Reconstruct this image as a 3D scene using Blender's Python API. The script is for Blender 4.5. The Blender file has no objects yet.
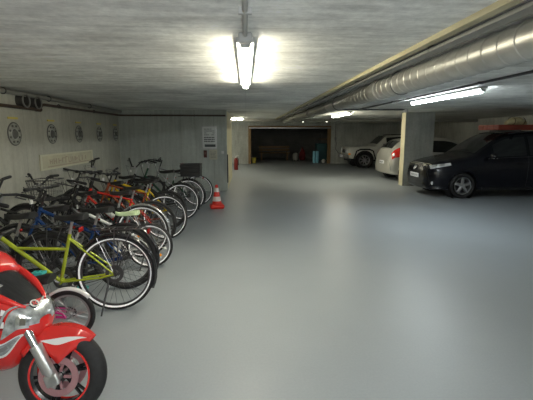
import bpy, bmesh, math, random
from mathutils import Matrix, Vector
random.seed(7)
PI = math.pi
COL = bpy.context.scene.collection
V = Vector

# ------------------------------------------------------------------ mesh builder
class MB:
    def __init__(self, M=None):
        self.v = []; self.f = []; self.mi = []; self.M = M or Matrix.Identity(4); self.m = 0
    def add(self, vs, fs):
        b = len(self.v); M = self.M
        self.v += [tuple(M @ V(p)) for p in vs]
        self.f += [tuple(b + i for i in f) for f in fs]
        self.mi += [self.m] * len(fs)
        return self
    def box(self, c, s, R=None, taper=1.0):
        hx, hy, hz = s[0]/2, s[1]/2, s[2]/2
        ps = []
        for z, t in ((-hz, 1.0), (hz, taper)):
            for x, y in ((-hx, -hy), (hx, -hy), (hx, hy), (-hx, hy)):
                p = V((x*t, y*t, z))
                if R: p = R @ p
                ps.append(p + V(c))
        return self.add(ps, [(3,2,1,0),(4,5,6,7),(0,1,5,4),(1,2,6,5),(2,3,7,6),(3,0,4,7)])
    def rbox(self, c, s, r=.01, R=None, n=3):
        # box with rounded vertical+horizontal edges: superellipse style cross sections
        hx, hy, hz = s[0]/2, s[1]/2, s[2]/2
        r = min(r, hx*.99, hy*.99, hz*.99)
        rings = []
        lv = [(-hz, r)] + [(-hz + r - r*math.cos(a*PI/2/n) if False else -hz + r*(1-math.cos(a*PI/2/n)), r*(1-math.sin(a*PI/2/n))) for a in range(1, n+1)]
        lv = lv + [(-z, i) for z, i in reversed(lv)]
        for z, ins in lv:
            ring = []
            for cx, cy, a0 in ((1,1,0),(-1,1,1),(-1,-1,2),(1,-1,3)):
                for k in range(n+1):
                    a = (a0 + k/n)*PI/2
                    rr = r
                    ring.append(V((cx*(hx-r) + (rr-ins)*math.cos(a), cy*(hy-r) + (rr-ins)*math.sin(a), z)))
            rings.append(ring)
        ps = []; fs = []; N = len(rings[0])
        for ring in rings:
            for p in ring:
                if R: p = R @ p
                ps.append(p + V(c))
        for i in range(len(rings)-1):
            for j in range(N):
                fs.append((i*N+j, i*N+(j+1) % N, (i+1)*N+(j+1) % N, (i+1)*N+j))
        fs.append(tuple(reversed(range(N)))); fs.append(tuple((len(rings)-1)*N+j for j in range(N)))
        return self.add(ps, fs)
    def tube(self, pts, r, n=8, closed=False, cap=True):
        pts = [V(p) for p in pts]; N = len(pts)
        rs = r if isinstance(r, (list, tuple)) else [r]*N
        up = None; ps = []; fs = []
        for i, p in enumerate(pts):
            if closed: t = (pts[(i+1) % N] - pts[i-1])
            else: t = pts[min(i+1, N-1)] - pts[max(i-1, 0)]
            t.normalize()
            if up is None:
                up = V((0,0,1)) if abs(t.z) < .9 else V((1,0,0))
            up = (up - t*up.dot(t))
            if up.length < 1e-5: up = t.orthogonal()
            up.normalize(); s = t.cross(up)
            for k in range(n):
                a = 2*PI*k/n
                ps.append(p + (up*math.cos(a) + s*math.sin(a))*rs[i])
        last = N if closed else N-1
        for i in range(last):
            for k in range(n):
                a, b = i*n, ((i+1) % N)*n
                fs.append((a+k, a+(k+1) % n, b+(k+1) % n, b+k))
        if cap and not closed:
            fs.append(tuple(reversed(range(n)))); fs.append(tuple((N-1)*n+k for k in range(n)))
        return self.add(ps, fs)
    def cyl(self, p0, p1, r, n=12, r1=None):
        return self.tube([p0, p1], [r, r if r1 is None else r1], n)
    def lathe(self, prof, c=(0,0,0), axis='y', n=32, closed=False):
        # prof: (radius, height along axis)
        ps = []; fs = []; L = len(prof)
        for k in range(n):
            a = 2*PI*k/n; ca, sa = math.cos(a), math.sin(a)
            for r, h in prof:
                if axis == 'y': p = (r*ca, h, r*sa)
                elif axis == 'z': p = (r*ca, r*sa, h)
                else: p = (h, r*ca, r*sa)
                ps.append(V(p) + V(c))
        for k in range(n):
            k2 = (k+1) % n
            for i in range(L if closed else L-1):
                j = (i+1) % L
                fs.append((k*L+i, k*L+j, k2*L+j, k2*L+i))
        return self.add(ps, fs)
    def torus(self, R, r, c=(0,0,0), axis='y', n=40, m=8):
        return self.lathe([(R + r*math.cos(2*PI*i/m), r*math.sin(2*PI*i/m)) for i in range(m)], c, axis, n, True)
    def sphere(self, c, r, n=12, m=8, s=(1,1,1)):
        prof = [(max(1e-4, math.sin(PI*i/m))*r, -math.cos(PI*i/m)*r) for i in range(m+1)]
        sub = MB(); sub.lathe(prof, (0,0,0), 'z', n)
        return self.add([(p[0]*s[0]+c[0], p[1]*s[1]+c[1], p[2]*s[2]+c[2]) for p in sub.v], sub.f)
    def prism(self, poly, y0, y1, axis='y'):
        n = len(poly); ps = []
        for h in (y0, y1):
            for a, b in poly:
                ps.append((a, h, b) if axis == 'y' else ((h, a, b) if axis == 'x' else (a, b, h)))
        fs = [tuple(range(n)), tuple(reversed(range(n, 2*n)))]
        fs += [(i, n+i, n+(i+1) % n, (i+1) % n) for i in range(n)]
        return self.add(ps, fs)
    def grid(self, P, closed_v=False):
        L = len(P[0]); ps = [p for row in P for p in row]; fs = []
        for i in range(len(P)-1):
            for j in range(L if closed_v else L-1):
                k = (j+1) % L
                fs.append((i*L+j, i*L+k, (i+1)*L+k, (i+1)*L+j))
        return self.add(ps, fs)
    def build(self, name, mat, parent=None, smooth=True, bevel=0, recalc=True, angle=40, thick=0):
        me = bpy.data.meshes.new(name)
        me.from_pydata(self.v, [], self.f)
        mats = mat if isinstance(mat, (list, tuple)) else [mat]
        for m in mats: me.materials.append(m)
        if len(mats) > 1:
            for p, i in zip(me.polygons, self.mi): p.material_index = i
        if recalc:
            bm = bmesh.new(); bm.from_mesh(me)
            bmesh.ops.remove_doubles(bm, verts=bm.verts, dist=1e-6)
            bmesh.ops.recalc_face_normals(bm, faces=bm.faces)
            bm.to_mesh(me); bm.free()
        o = bpy.data.objects.new(name, me); COL.objects.link(o)
        if parent: o.parent = parent
        if smooth:
            for p in me.polygons: p.use_smooth = True
            me.set_sharp_from_angle(angle=math.radians(angle))
        if thick:
            md = o.modifiers.new('s', 'SOLIDIFY'); md.thickness = thick; md.offset = -1
        if bevel:
            md = o.modifiers.new('b', 'BEVEL'); md.width = bevel; md.segments = 2; md.limit_method = 'ANGLE'
        return o

def tag(o, label=None, cat=None, group=None, kind=None):
    if label: o['label'] = label
    if cat: o['category'] = cat
    if group: o['group'] = group
    if kind: o['kind'] = kind
    return o
def thing(name, label, cat, loc=(0,0,0), rz=0, group=None, rx=0):
    o = bpy.data.objects.new(name, None); COL.objects.link(o)
    o.empty_display_size = .1
    o.location = loc; o.rotation_euler = (rx, 0, rz)
    return tag(o, label, cat, group)
def copy_tree(o, parent=None):
    c = o.copy(); COL.objects.link(c); c.parent = parent
    for ch in list(o.children): copy_tree(ch, c)
    return c

# ------------------------------------------------------------------ materials
MC = {}
def mat(name, col, rough=.5, metal=0, emit=None, spec=.5, coat=0, trans=0, alpha=1, vary=.0, vscale=20, bump=0):
    if name in MC: return MC[name]
    m = bpy.data.materials.new(name); m.use_nodes = True
    nt = m.node_tree; b = nt.nodes['Principled BSDF']
    b.inputs['Base Color'].default_value = (*col, 1); b.inputs['Roughness'].default_value = rough
    b.inputs['Metallic'].default_value = metal; b.inputs['Specular IOR Level'].default_value = spec
    b.inputs['Coat Weight'].default_value = coat
    b.inputs['Transmission Weight'].default_value = trans
    if emit:
        b.inputs['Emission Color'].default_value = (*emit[0], 1); b.inputs['Emission Strength'].default_value = emit[1]
    if vary:
        tc = nt.nodes.new('ShaderNodeTexCoord'); no = nt.nodes.new('ShaderNodeTexNoise')
        no.inputs['Scale'].default_value = vscale; no.inputs['Detail'].default_value = 5
        nt.links.new(tc.outputs['Object'], no.inputs['Vector'])
        mp = nt.nodes.new('ShaderNodeMapRange'); mp.inputs['From Min'].default_value = .3; mp.inputs['From Max'].default_value = .7
        mp.inputs['To Min'].default_value = 1-vary; mp.inputs['To Max'].default_value = 1+vary
        nt.links.new(no.outputs['Fac'], mp.inputs['Value'])
        mx = nt.nodes.new('ShaderNodeMix'); mx.data_type = 'RGBA'; mx.blend_type = 'MULTIPLY'; mx.inputs[0].default_value = 1
        mx.inputs[6].default_value = (*col, 1); nt.links.new(mp.outputs[0], mx.inputs[7])
        nt.links.new(mx.outputs[2], b.inputs['Base Color'])
        if bump:
            bp = nt.nodes.new('ShaderNodeBump'); bp.inputs['Strength'].default_value = bump; bp.inputs['Distance'].default_value = .01
            nt.links.new(no.outputs['Fac'], bp.inputs['Height']); nt.links.new(bp.outputs[0], b.inputs['Normal'])
    MC[name] = m; return m

def concrete(name, col, axes, seam=(1.2, 3.0), streak=(1, 8), seam_dark=.75, contrast=.25, streak_amt=.15, rough=.8, dirt=(.25,.22,.15), dirt_amt=.15):
    """axes: indices of the world coordinates that run along the surface (u, v)"""
    m = bpy.data.materials.new(name); m.use_nodes = True
    nt = m.node_tree; N = nt.nodes.new; L = nt.links.new; b = nt.nodes['Principled BSDF']
    b.inputs['Roughness'].default_value = rough; b.inputs['Specular IOR Level'].default_value = .3
    tc = N('ShaderNodeTexCoord'); sp = N('ShaderNodeSeparateXYZ'); L(tc.outputs['Object'], sp.inputs[0])
    cb = N('ShaderNodeCombineXYZ'); L(sp.outputs[axes[0]], cb.inputs[0]); L(sp.outputs[axes[1]], cb.inputs[1])
    uv = cb.outputs[0]
    def noise(scale, detail, vec, rough_=.6):
        n = N('ShaderNodeTexNoise'); n.inputs['Scale'].default_value = scale; n.inputs['Detail'].default_value = detail
        n.inputs['Roughness'].default_value = rough_; L(vec, n.inputs['Vector']); return n.outputs['Fac']
    def rng(fac, lo, hi, a=.3, z=.7):
        r = N('ShaderNodeMapRange'); r.inputs['From Min'].default_value = a; r.inputs['From Max'].default_value = z
        r.inputs['To Min'].default_value = lo; r.inputs['To Max'].default_value = hi; L(fac, r.inputs['Value']); return r.outputs[0]
    def mul(a, c):
        k = N('ShaderNodeMath'); k.operation = 'MULTIPLY'; L(a, k.inputs[0]); L(c, k.inputs[1]); return k.outputs[0]
    big = rng(noise(.7, 4, uv), 1-contrast, 1+contrast)
    fine = rng(noise(14, 8, uv, .75), 1-contrast*.6, 1+contrast*.6)
    mp = N('ShaderNodeMapping'); mp.inputs['Scale'].default_value = (streak[0], streak[1], 1); L(uv, mp.inputs[0])
    st = rng(noise(1.6, 6, mp.outputs[0], .65), 1-streak_amt, 1+streak_amt)
    br = N('ShaderNodeTexBrick'); br.offset = 0; br.inputs['Scale'].default_value = 1
    br.inputs['Brick Width'].default_value = seam[0]; br.inputs['Row Height'].default_value = seam[1]
    br.inputs['Mortar Size'].default_value = .008; br.inputs['Mortar Smooth'].default_value = .4
    br.inputs['Color1'].default_value = (1,1,1,1); br.inputs['Color2'].default_value = (.93,.93,.93,1)
    br.inputs['Mortar'].default_value = (seam_dark,)*3 + (1,)
    L(uv, br.inputs['Vector'])
    k = mul(mul(big, fine), st)
    bw = N('ShaderNodeRGBToBW'); L(br.outputs['Color'], bw.inputs[0]); k = mul(k, bw.outputs[0])
    mx = N('ShaderNodeMix'); mx.data_type = 'RGBA'; mx.inputs[6].default_value = (*col, 1); mx.inputs[7].default_value = (*dirt, 1)
    df = rng(noise(1.3, 6, mp.outputs[0]), 0, dirt_amt*2, .5, .8); L(df, mx.inputs[0])
    m2 = N('ShaderNodeMix'); m2.data_type = 'RGBA'; m2.blend_type = 'MULTIPLY'; m2.inputs[0].default_value = 1
    L(mx.outputs[2], m2.inputs[6]); L(k, m2.inputs[7]); L(m2.outputs[2], b.inputs['Base Color'])
    bp = N('ShaderNodeBump'); bp.inputs['Strength'].default_value = .25; bp.inputs['Distance'].default_value = .01
    L(k, bp.inputs['Height']); L(bp.outputs[0], b.inputs['Normal'])
    return m

def floor_mat():
    m = bpy.data.materials.new('painted_floor'); m.use_nodes = True
    nt = m.node_tree; N = nt.nodes.new; L = nt.links.new; b = nt.nodes['Principled BSDF']
    tc = N('ShaderNodeTexCoord')
    n1 = N('ShaderNodeTexNoise'); n1.inputs['Scale'].default_value = .5; n1.inputs['Detail'].default_value = 6; L(tc.outputs['Object'], n1.inputs['Vector'])
    n2 = N('ShaderNodeTexNoise'); n2.inputs['Scale'].default_value = 60; n2.inputs['Detail'].default_value = 4; L(tc.outputs['Object'], n2.inputs['Vector'])
    cr = N('ShaderNodeValToRGB'); L(n1.outputs['Fac'], cr.inputs[0])
    cr.color_ramp.elements[0].position = .3; cr.color_ramp.elements[0].color = (.28, .31, .335, 1)
    cr.color_ramp.elements[1].position = .7; cr.color_ramp.elements[1].color = (.33, .362, .388, 1)
    mr = N('ShaderNodeMapRange'); mr.inputs['From Min'].default_value = .3; mr.inputs['From Max'].default_value = .7
    mr.inputs['To Min'].default_value = .97; mr.inputs['To Max'].default_value = 1.03; L(n2.outputs['Fac'], mr.inputs['Value'])
    mx = N('ShaderNodeMix'); mx.data_type = 'RGBA'; mx.blend_type = 'MULTIPLY'; mx.inputs[0].default_value = 1
    L(cr.outputs[0], mx.inputs[6]); L(mr.outputs[0], mx.inputs[7]); L(mx.outputs[2], b.inputs['Base Color'])
    r2 = N('ShaderNodeMapRange'); r2.inputs['To Min'].default_value = .36; r2.inputs['To Max'].default_value = .5; L(n1.outputs['Fac'], r2.inputs['Value'])
    L(r2.outputs[0], b.inputs['Roughness']); b.inputs['Specular IOR Level'].default_value = .45
    bp = N('ShaderNodeBump'); bp.inputs['Strength'].default_value = .04; bp.inputs['Distance'].default_value = .003
    L(n2.outputs['Fac'], bp.inputs['Height']); L(bp.outputs[0], b.inputs['Normal'])
    return m

def wood_mat(name, c1, c2, axis='X'):
    m = bpy.data.materials.new(name); m.use_nodes = True
    nt = m.node_tree; N = nt.nodes.new; L = nt.links.new; b = nt.nodes['Principled BSDF']; b.inputs['Roughness'].default_value = .6
    tc = N('ShaderNodeTexCoord'); w = N('ShaderNodeTexNoise'); mp = N('ShaderNodeMapping')
    mp.inputs['Scale'].default_value = {'X': (1, 14, 14), 'Y': (14, 1, 14), 'Z': (14, 14, 1)}[axis]
    L(tc.outputs['Object'], mp.inputs[0]); L(mp.outputs[0], w.inputs['Vector']); w.inputs['Scale'].default_value = 2; w.inputs['Detail'].default_value = 6
    cr = N('ShaderNodeValToRGB'); L(w.outputs['Fac'], cr.inputs[0])
    cr.color_ramp.elements[0].position = .3; cr.color_ramp.elements[0].color = (*c1, 1)
    cr.color_ramp.elements[1].position = .7; cr.color_ramp.elements[1].color = (*c2, 1)
    L(cr.outputs[0], b.inputs['Base Color']); return m

def checker_mat():
    m = bpy.data.materials.new('checker_decal'); m.use_nodes = True
    nt = m.node_tree; N = nt.nodes.new; L = nt.links.new; b = nt.nodes['Principled BSDF']; b.inputs['Roughness'].default_value = .25
    tc = N('ShaderNodeTexCoord'); ck = N('ShaderNodeTexChecker'); ck.inputs['Scale'].default_value = 30
    ck.inputs['Color1'].default_value = (.85,.85,.85,1); ck.inputs['Color2'].default_value = (.25,.01,.015,1)
    L(tc.outputs['Object'], ck.inputs['Vector']); L(ck.outputs[0], b.inputs['Base Color']); return m

BLACK = mat('black_plastic', (.012,.012,.013), .45)
RUBBER = mat('tyre_rubber', (.016,.016,.017), .7, vary=.3, vscale=40)
CHROME = mat('chrome', (.75,.75,.76), .18, 1)
ALU = mat('brushed_aluminium', (.55,.55,.56), .35, 1)
STEEL = mat('dark_steel', (.12,.12,.125), .4, .8)
WHITE = mat('white_plastic', (.75,.75,.73), .4)
REFLECT = mat('reflective_white_glow', (.95,.95,.95), .3, emit=((1,1,1), .22))  # faint glow stands in for flash light returned by the stripe
GREYP = mat('grey_plastic', (.22,.23,.24), .5)
REDREF = mat('red_reflector', (.3,.01,.008), .25)
AMBER = mat('amber_reflector_glow', (.85,.3,.02), .25, emit=((1,.35,.02), .15))  # faint glow put into the amber as light it throws back
def paint(name, col, metal=.0): return mat('paint_' + name, col, .25, metal, coat=.6)

# ------------------------------------------------------------------ camera
sc = bpy.context.scene
F, VX, VY, HC = 395.0, 246.0, 134.0, 1.6
a_ = (VX-266.5)/F; b_ = (200-VY)/F
d_ = V((a_, b_, -1)).normalized(); up_ = V((0, 1, b_)).normalized(); x_ = d_.cross(up_)
Rm = Matrix((x_, d_, up_)).transposed()      # cam <- world
cam = bpy.data.cameras.new('camera'); co = bpy.data.objects.new('camera', cam); COL.objects.link(co)
cam.sensor_width = 36; cam.lens = 36*F/533; cam.clip_start = .05
co.matrix_world = Matrix.Translation((0, 0, HC)) @ Rm.transposed().to_4x4()
sc.camera = co
sc.view_settings.view_transform = 'Standard'; sc.view_settings.look = 'None'
sc.view_settings.exposure = 0
w = bpy.data.worlds.new('world'); sc.world = w; w.use_nodes = True
w.node_tree.nodes['Background'].inputs[0].default_value = (.5,.55,.6,1); w.node_tree.nodes['Background'].inputs[1].default_value = .02

# ------------------------------------------------------------------ the setting
CZ = 2.25; LX = -3.48; BY = 11.2; EX = -.54; FY = 21.5; RX = 10.2; Y0 = -5.0
WALL = (.56,.555,.48)
m_ceil = concrete('ceiling_concrete', (.83,.835,.80), (0,1), seam=(40, 1.3), streak=(1, 5), seam_dark=.86, contrast=.3, streak_amt=.2)
m_wl = concrete('left_wall_concrete', WALL, (1,2), seam=(1.3, 6), streak=(6, .7), contrast=.16, streak_amt=.1, seam_dark=.8)
m_wb = concrete('cross_wall_concrete', (.52,.55,.51), (0,2), seam=(.9, 6), streak=(8, .6), contrast=.15, streak_amt=.12, seam_dark=.8)
m_cream = mat('cream_wall_paint', (.66,.61,.42), .7, vary=.08, vscale=3)
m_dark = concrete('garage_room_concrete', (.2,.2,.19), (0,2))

def struct(name, mb, m, bevel=0):
    o = mb.build(name, m, smooth=False, bevel=bevel); o['kind'] = 'structure'; return o
bx = lambda x0,x1,y0,y1,z0,z1: MB().box(((x0+x1)/2,(y0+y1)/2,(z0+z1)/2),(x1-x0,y1-y0,z1-z0))
def bxs(*L):
    m = MB()
    for x0,x1,y0,y1,z0,z1 in L: m.box(((x0+x1)/2,(y0+y1)/2,(z0+z1)/2),(x1-x0,y1-y0,z1-z0))
    return m
struct('floor', bx(LX-.3, RX+.3, Y0-.3, 27.3, -.2, 0), floor_mat())
struct('ceiling', bx(LX-.3, RX+.3, Y0-.3, 27.3, CZ, CZ+.25), m_ceil)
struct('wall_left', bx(LX-.25, LX, Y0, BY, 0, CZ), m_wl)
struct('wall_behind_bicycles', bx(LX-.25, EX, BY, BY+.22, 0, CZ), m_wb)
struct('wall_passage', bx(EX-.22, EX, BY+.22, 15.2, 0, CZ), m_cream)
struct('wall_inner_left', bx(LX-.25, LX, BY+.22, FY, 0, CZ), m_wl)
DX0, DX1, DZ = .12, 4.6, 1.93
struct('wall_far', bxs((LX, DX0, FY, FY+.25, 0, CZ), (DX1, RX, FY, FY+.25, 0, CZ), (DX0, DX1, FY, FY+.25, DZ+.06, CZ)),
       concrete('far_wall_concrete', (.46,.48,.45), (0,2), seam=(1.5,6), streak=(6,.7)))
struct('wall_right', bx(RX, RX+.25, Y0, FY, 0, CZ), concrete('right_wall_concrete', (.6,.6,.55), (1,2), seam=(2.4,6), streak=(6,.7)))
struct('wall_rear', bx(LX, RX, Y0-.25, Y0, 0, CZ), m_wb)
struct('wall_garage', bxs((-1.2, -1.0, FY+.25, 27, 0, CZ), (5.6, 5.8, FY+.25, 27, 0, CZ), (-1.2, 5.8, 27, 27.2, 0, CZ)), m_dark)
# pillar with a cream corner strip
struct('pillar', bx(4.876, 5.78, 12.05, 12.36, 0, CZ), concrete('pillar_concrete', (.4,.415,.385), (0,2), seam=(3,6), streak=(6,.8), contrast=.2))
struct('trim_1', bx(4.87, 4.876, 12.05, 12.36, 0, CZ), m_cream)
# shallow cross beam over the pillar line, edge strip along the lane
struct('ceiling_beam_far', bx(LX, RX, 17.2, 17.5, CZ-.12, CZ+.02), concrete('beam_concrete_far', (.3,.3,.27), (0,2)))
struct('trim_2', bx(1.25, 1.31, Y0, 17.2, CZ-.035, CZ+.01), wood_mat('pale_batten', (.36,.32,.19), (.45,.40,.25), 'Y'))
# door opening: timber frame and tilted-up panel rail
wd = wood_mat('door_timber', (.2,.12,.055), (.32,.2,.09), 'Z')
d = struct('door_1', bxs((DX0, DX0+.14, FY-.03, FY+.28, 0, DZ), (DX1-.14, DX1, FY-.03, FY+.28, 0, DZ), (DX0, DX1, FY-.03, FY+.28, DZ, DZ+.1)), wd)
MB().box(((DX0+DX1)/2, FY-.06, DZ-.01), (DX1-DX0-.1, .08, .05)).build('door_panel_edge', ALU, d, smooth=False)
pn = MB()
for k in range(6): pn.box(((DX0+DX1)/2, FY+.35+k*.36, DZ+.07), (DX1-DX0-.34, .34, .04))
pn.build('door_panel', mat('door_panel_grey', (.22,.22,.21), .6), d, smooth=False)

# ------------------------------------------------------------------ lamps
EM = mat('tube_glow_cool', (1,1,1), .4, emit=((.88,.97,1), 70))
EMW = mat('tube_glow_warm', (1,1,1), .4, emit=((1,.94,.74), 80))
GALV = mat('lamp_housing', (.5,.51,.5), .5)
def batten(loc, length, rz, label, em, drop=0):
    t = thing('fluorescent_lamp', label, 'lamp', loc, rz, 'fluorescent ceiling lamps')
    h = MB(); h.box((0,0,-.016), (.125, length, .032)); h.build('housing', GALV, t, smooth=False, bevel=.004)
    g = MB()
    g.rbox((0, 0, -.06), (.066, length-.06, .042), .016)
    g.build('glowing_tube', em, t)
    for s in (-1, 1):
        e = MB(); e.rbox((0, s*(length/2+.0), -.045), (.068, .03, .05), .01)
        e.build('end_cap', GALV, t)
    return t
L1 = batten((0, 4.03, CZ), 2.38, 0, 'bright fluorescent lamp alone in the middle of the near ceiling', EMW)
batten((3.3, 6.7, CZ), 2.38, 0, 'long white fluorescent lamp on the ceiling in front of the pillar, beneath the silver duct', EM)
batten((3.06, 12.9, CZ), 2.38, 0, 'fluorescent lamp on the ceiling between the duct end and the pillar, before the jeep', EMW)
batten((-.66, 16.2, CZ), 1.15, PI/2, 'fluorescent lamp running crosswise in the passage past the concrete wall end', EMW)
batten((-2.2, 18.6, CZ), 1.6, PI/2, 'added fluorescent fill lamp, unseen round the corner past the cream passage wall', EMW)  # added out of view to brighten the far floor
batten((3.1, -1.2, CZ), 2.2, 0, 'added fluorescent fill lamp, unseen behind the viewer on the right', EM)  # extra lamp added behind the camera for brightness
batten((0, -2.2, CZ), 2.2, 0, 'added fluorescent fill lamp, unseen behind the viewer in the middle', EMW)  # also added out of view to raise the near brightness
# two small far spots under the lintel
for i, (x, lab) in enumerate(((2.62, 'small round ceiling light above the dark garage opening, left of the pair'), (3.72, 'small round ceiling light above the dark garage opening, right of the pair'))):
    s = thing('ceiling_spotlight', lab, 'lamp', (x, 18.4, CZ))
    MB().lathe([(.0,0),(.1,0),(.1,-.03),(.085,-.05)], (0,0,0), 'z', 20).build('housing', GALV, s)
    MB().sphere((0,0,-.05), .08, 14, 8, (1,1,.7)).build('glowing_dome', mat('dome_glow', (1,1,1), .4, emit=((1,.95,.8), 7)), s)
def pipe(name, pts, r, m, label, cat='pipe', group=None, n=10):
    return tag(MB().tube(pts, r, n).build(name, m), label, cat, group)
CONDM = mat('conduit_grey', (.5,.5,.48), .5, .3)
t = thing('cable_conduit', 'grey cable conduit on the ceiling leading to the middle lamp', 'conduit', (0, 0, 0))
MB().tube([(0, -.4, CZ-.017), (0, 2.76, CZ-.017)], .016, 10).build('conduit_tube', CONDM, t)
for y in (.6, 2.2):
    c = MB(); c.box((0, y, CZ-.016), (.07, .03, .032)); c.build('clip', GALV, t, smooth=False)
b = MB(); b.rbox((0, 2.74, CZ-.03), (.09, .09, .06), .012); b.build('junction_box', GALV, t)
t = thing('cable_conduit', 'dark conduit crossing the ceiling in front of the pillar top', 'conduit', (0,0,0))
MB().tube([(1.9, 10.42, CZ-.02), (4.2, 10.42, CZ-.02)], .02, 8).build('conduit_tube', STEEL, t)
m = MB(); m.rbox((4.2, 10.42, CZ-.045), (.09,.09,.09), .015); m.build('junction_box', GALV, t)
t = thing('cable_conduit', 'thin dark conduit along the ceiling beside the lamp before the pillar', 'conduit', (0,0,0))
MB().tube([(2.95, .5, CZ-.018), (2.95, 10.38, CZ-.018)], .016, 8).build('conduit_tube', STEEL, t)
for y in (3, 5, 8, 10): MB().box((2.95, y, CZ-.018), (.06,.03,.034)).build('clip', STEEL, t, smooth=False)

# ------------------------------------------------------------------ duct and cable tray
def duct():
    t = thing('ventilation_duct', 'round silver spiral ventilation duct hung along the ceiling', 'duct', (1.63, 0, 2.13))
    R = .113
    ribs = [(-3 + .16*k) for k in range(int((7.9+3)/.16))]
    P = []
    def ring(y, r): P.append([(r*math.cos(2*PI*k/28), y, r*math.sin(2*PI*k/28)) for k in range(28)])
    m = MB(); ring(-3.05, R)
    for y in ribs:
        for dy, dr in ((-.012, 0), (-.006, .005), (.006, .005), (.012, 0)): ring(y+dy, R+dr)
    ring(4.86, R); m.grid(P, True)
    g = mat('galvanised_duct', (.48,.475,.44), .4, .75, vary=.12, vscale=9)
    m.build('duct_tube', g, t, angle=15)
    m = MB(); P = []
    m.lathe([(R,4.8),(R+.012,4.8),(R+.012,4.98),(R,4.98)], (0,0,0), 'y', 28, True); m.build('coupling', g, t)
    m = MB(); P = []; R2 = .104
    y = 4.98
    while y < 16.8:
        for dy, r in ((0, R2), (.03, R2+.006), (.05, R2+.006), (.08, R2)):
            P.append([(r*math.cos(2*PI*k/20), y+dy, r*math.sin(2*PI*k/20)) for k in range(20)])
        y += .11
    m.grid(P, True); m.build('flexible_duct', mat('flexible_duct_grey', (.25,.245,.21), .55, .4), t, angle=15)
    for y in (-1, 1.2, 4.2, 7, 10, 13):
        h = MB(); h.torus(R+.008, .007, (0, y, 0), 'y', 24, 6)
        h.cyl((0, y, R), (0, y, CZ-2.13), .005, 6); h.build('hanger', STEEL, t)
duct()
t = thing('cable_tray', 'dark grey cable tray on the ceiling between the pale batten and the duct', 'cable tray', (1.40, 0, CZ-.05))
m = MB(); m.box((0, 6.6, 0), (.09, 20.4, .005)); m.box((-.045, 6.6, .012), (.004, 20.4, .028)); m.box((.045, 6.6, .012), (.004, 20.4, .028)); m.build('tray', mat('tray_metal', (.2,.2,.19), .5, .4), t, smooth=False)
for k in range(4): MB().tube([(-.03+.02*k, -3.5, .012), (-.03+.02*k, 16.7, .012)], .009, 6).build('cable', BLACK, t)
for y in range(-3, 17, 2): MB().box((0, y, .022), (.095, .03, .046)).build('bracket', STEEL, t, smooth=False)

# ------------------------------------------------------------------ pipes on the walls
BRN = mat('brown_pipe_paint', (.075,.05,.035), .5)
t = thing('wall_pipe', 'dark brown pipe running along the left and cross walls with a step', 'pipe', (0,0,0))
px = LX+.06
MB().tube([(px, -2, 2.0), (px, 6.84, 2.0), (px, 6.92, 2.01), (px, 6.95, 2.05), (px, 7.0, 2.08), (px, 7.08, 2.09), (px, BY-.12, 2.1), (px+.03, BY-.07, 2.1), (px+.08, BY-.055, 2.1), (EX-.02, BY-.055, 2.1)], .024, 10).build('pipe_run', BRN, t)
for y in (3, 5.2, 7.6, 9.3): MB().torus(.029, .008, (px, y, 2.0 if y < 6.8 else 2.1), 'y', 16, 6).box((px-.03, y, 2.0 if y < 6.8 else 2.1), (.06,.02,.02)).build('pipe_clamp', STEEL, t)
for x in (-2.6, -1.4): MB().torus(.029, .008, (x, BY-.055, 2.1), 'x', 16, 6).box((x, BY-.027, 2.1), (.02,.054,.02)).build('pipe_clamp', STEEL, t)
MB().cyl((px, 6.8, 2.0), (px, 6.93, 2.0), .034, 12).build('pipe_socket', BRN, t)
t = thing('ceiling_pipe', 'grey pipe running along the left wall just under the ceiling', 'pipe', (0,0,0))
MB().tube([(LX+.08, -2, CZ-.05), (LX+.08, BY-.02, CZ-.05)], .035, 12).build('pipe_run', mat('pipe_grey', (.27,.265,.24), .5), t)
for y in (4, 5.9, 7.2, 9): MB().torus(.041, .008, (LX+.08, y, CZ-.05), 'y', 16, 6).box((LX+.04, y, CZ-.05), (.08,.02,.02)).build('pipe_clamp', STEEL, t)
for y, lab in ((6.42, 'open dark round pipe sleeve high on the left wall, nearer one above the first flange'), (6.78, 'open dark round pipe sleeve high on the left wall, beside the pipe step')):
    t = thing('pipe_sleeve', lab, 'pipe sleeve', (LX, y, 2.105), 0, 'pipe sleeves on the left wall')
    MB().lathe([(.0,.002),(.075,.002),(.075,.11),(.1,.115),(.105,.05),(.105,.0)], (0,0,0), 'x', 24).build('sleeve', mat('sleeve_dark', (.06,.058,.055), .5, .3), t)
    MB().torus(.1, .012, (.112,0,0), 'x', 24, 6).build('collar', mat('sleeve_rim', (.25,.245,.23), .5, .4), t)
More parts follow.
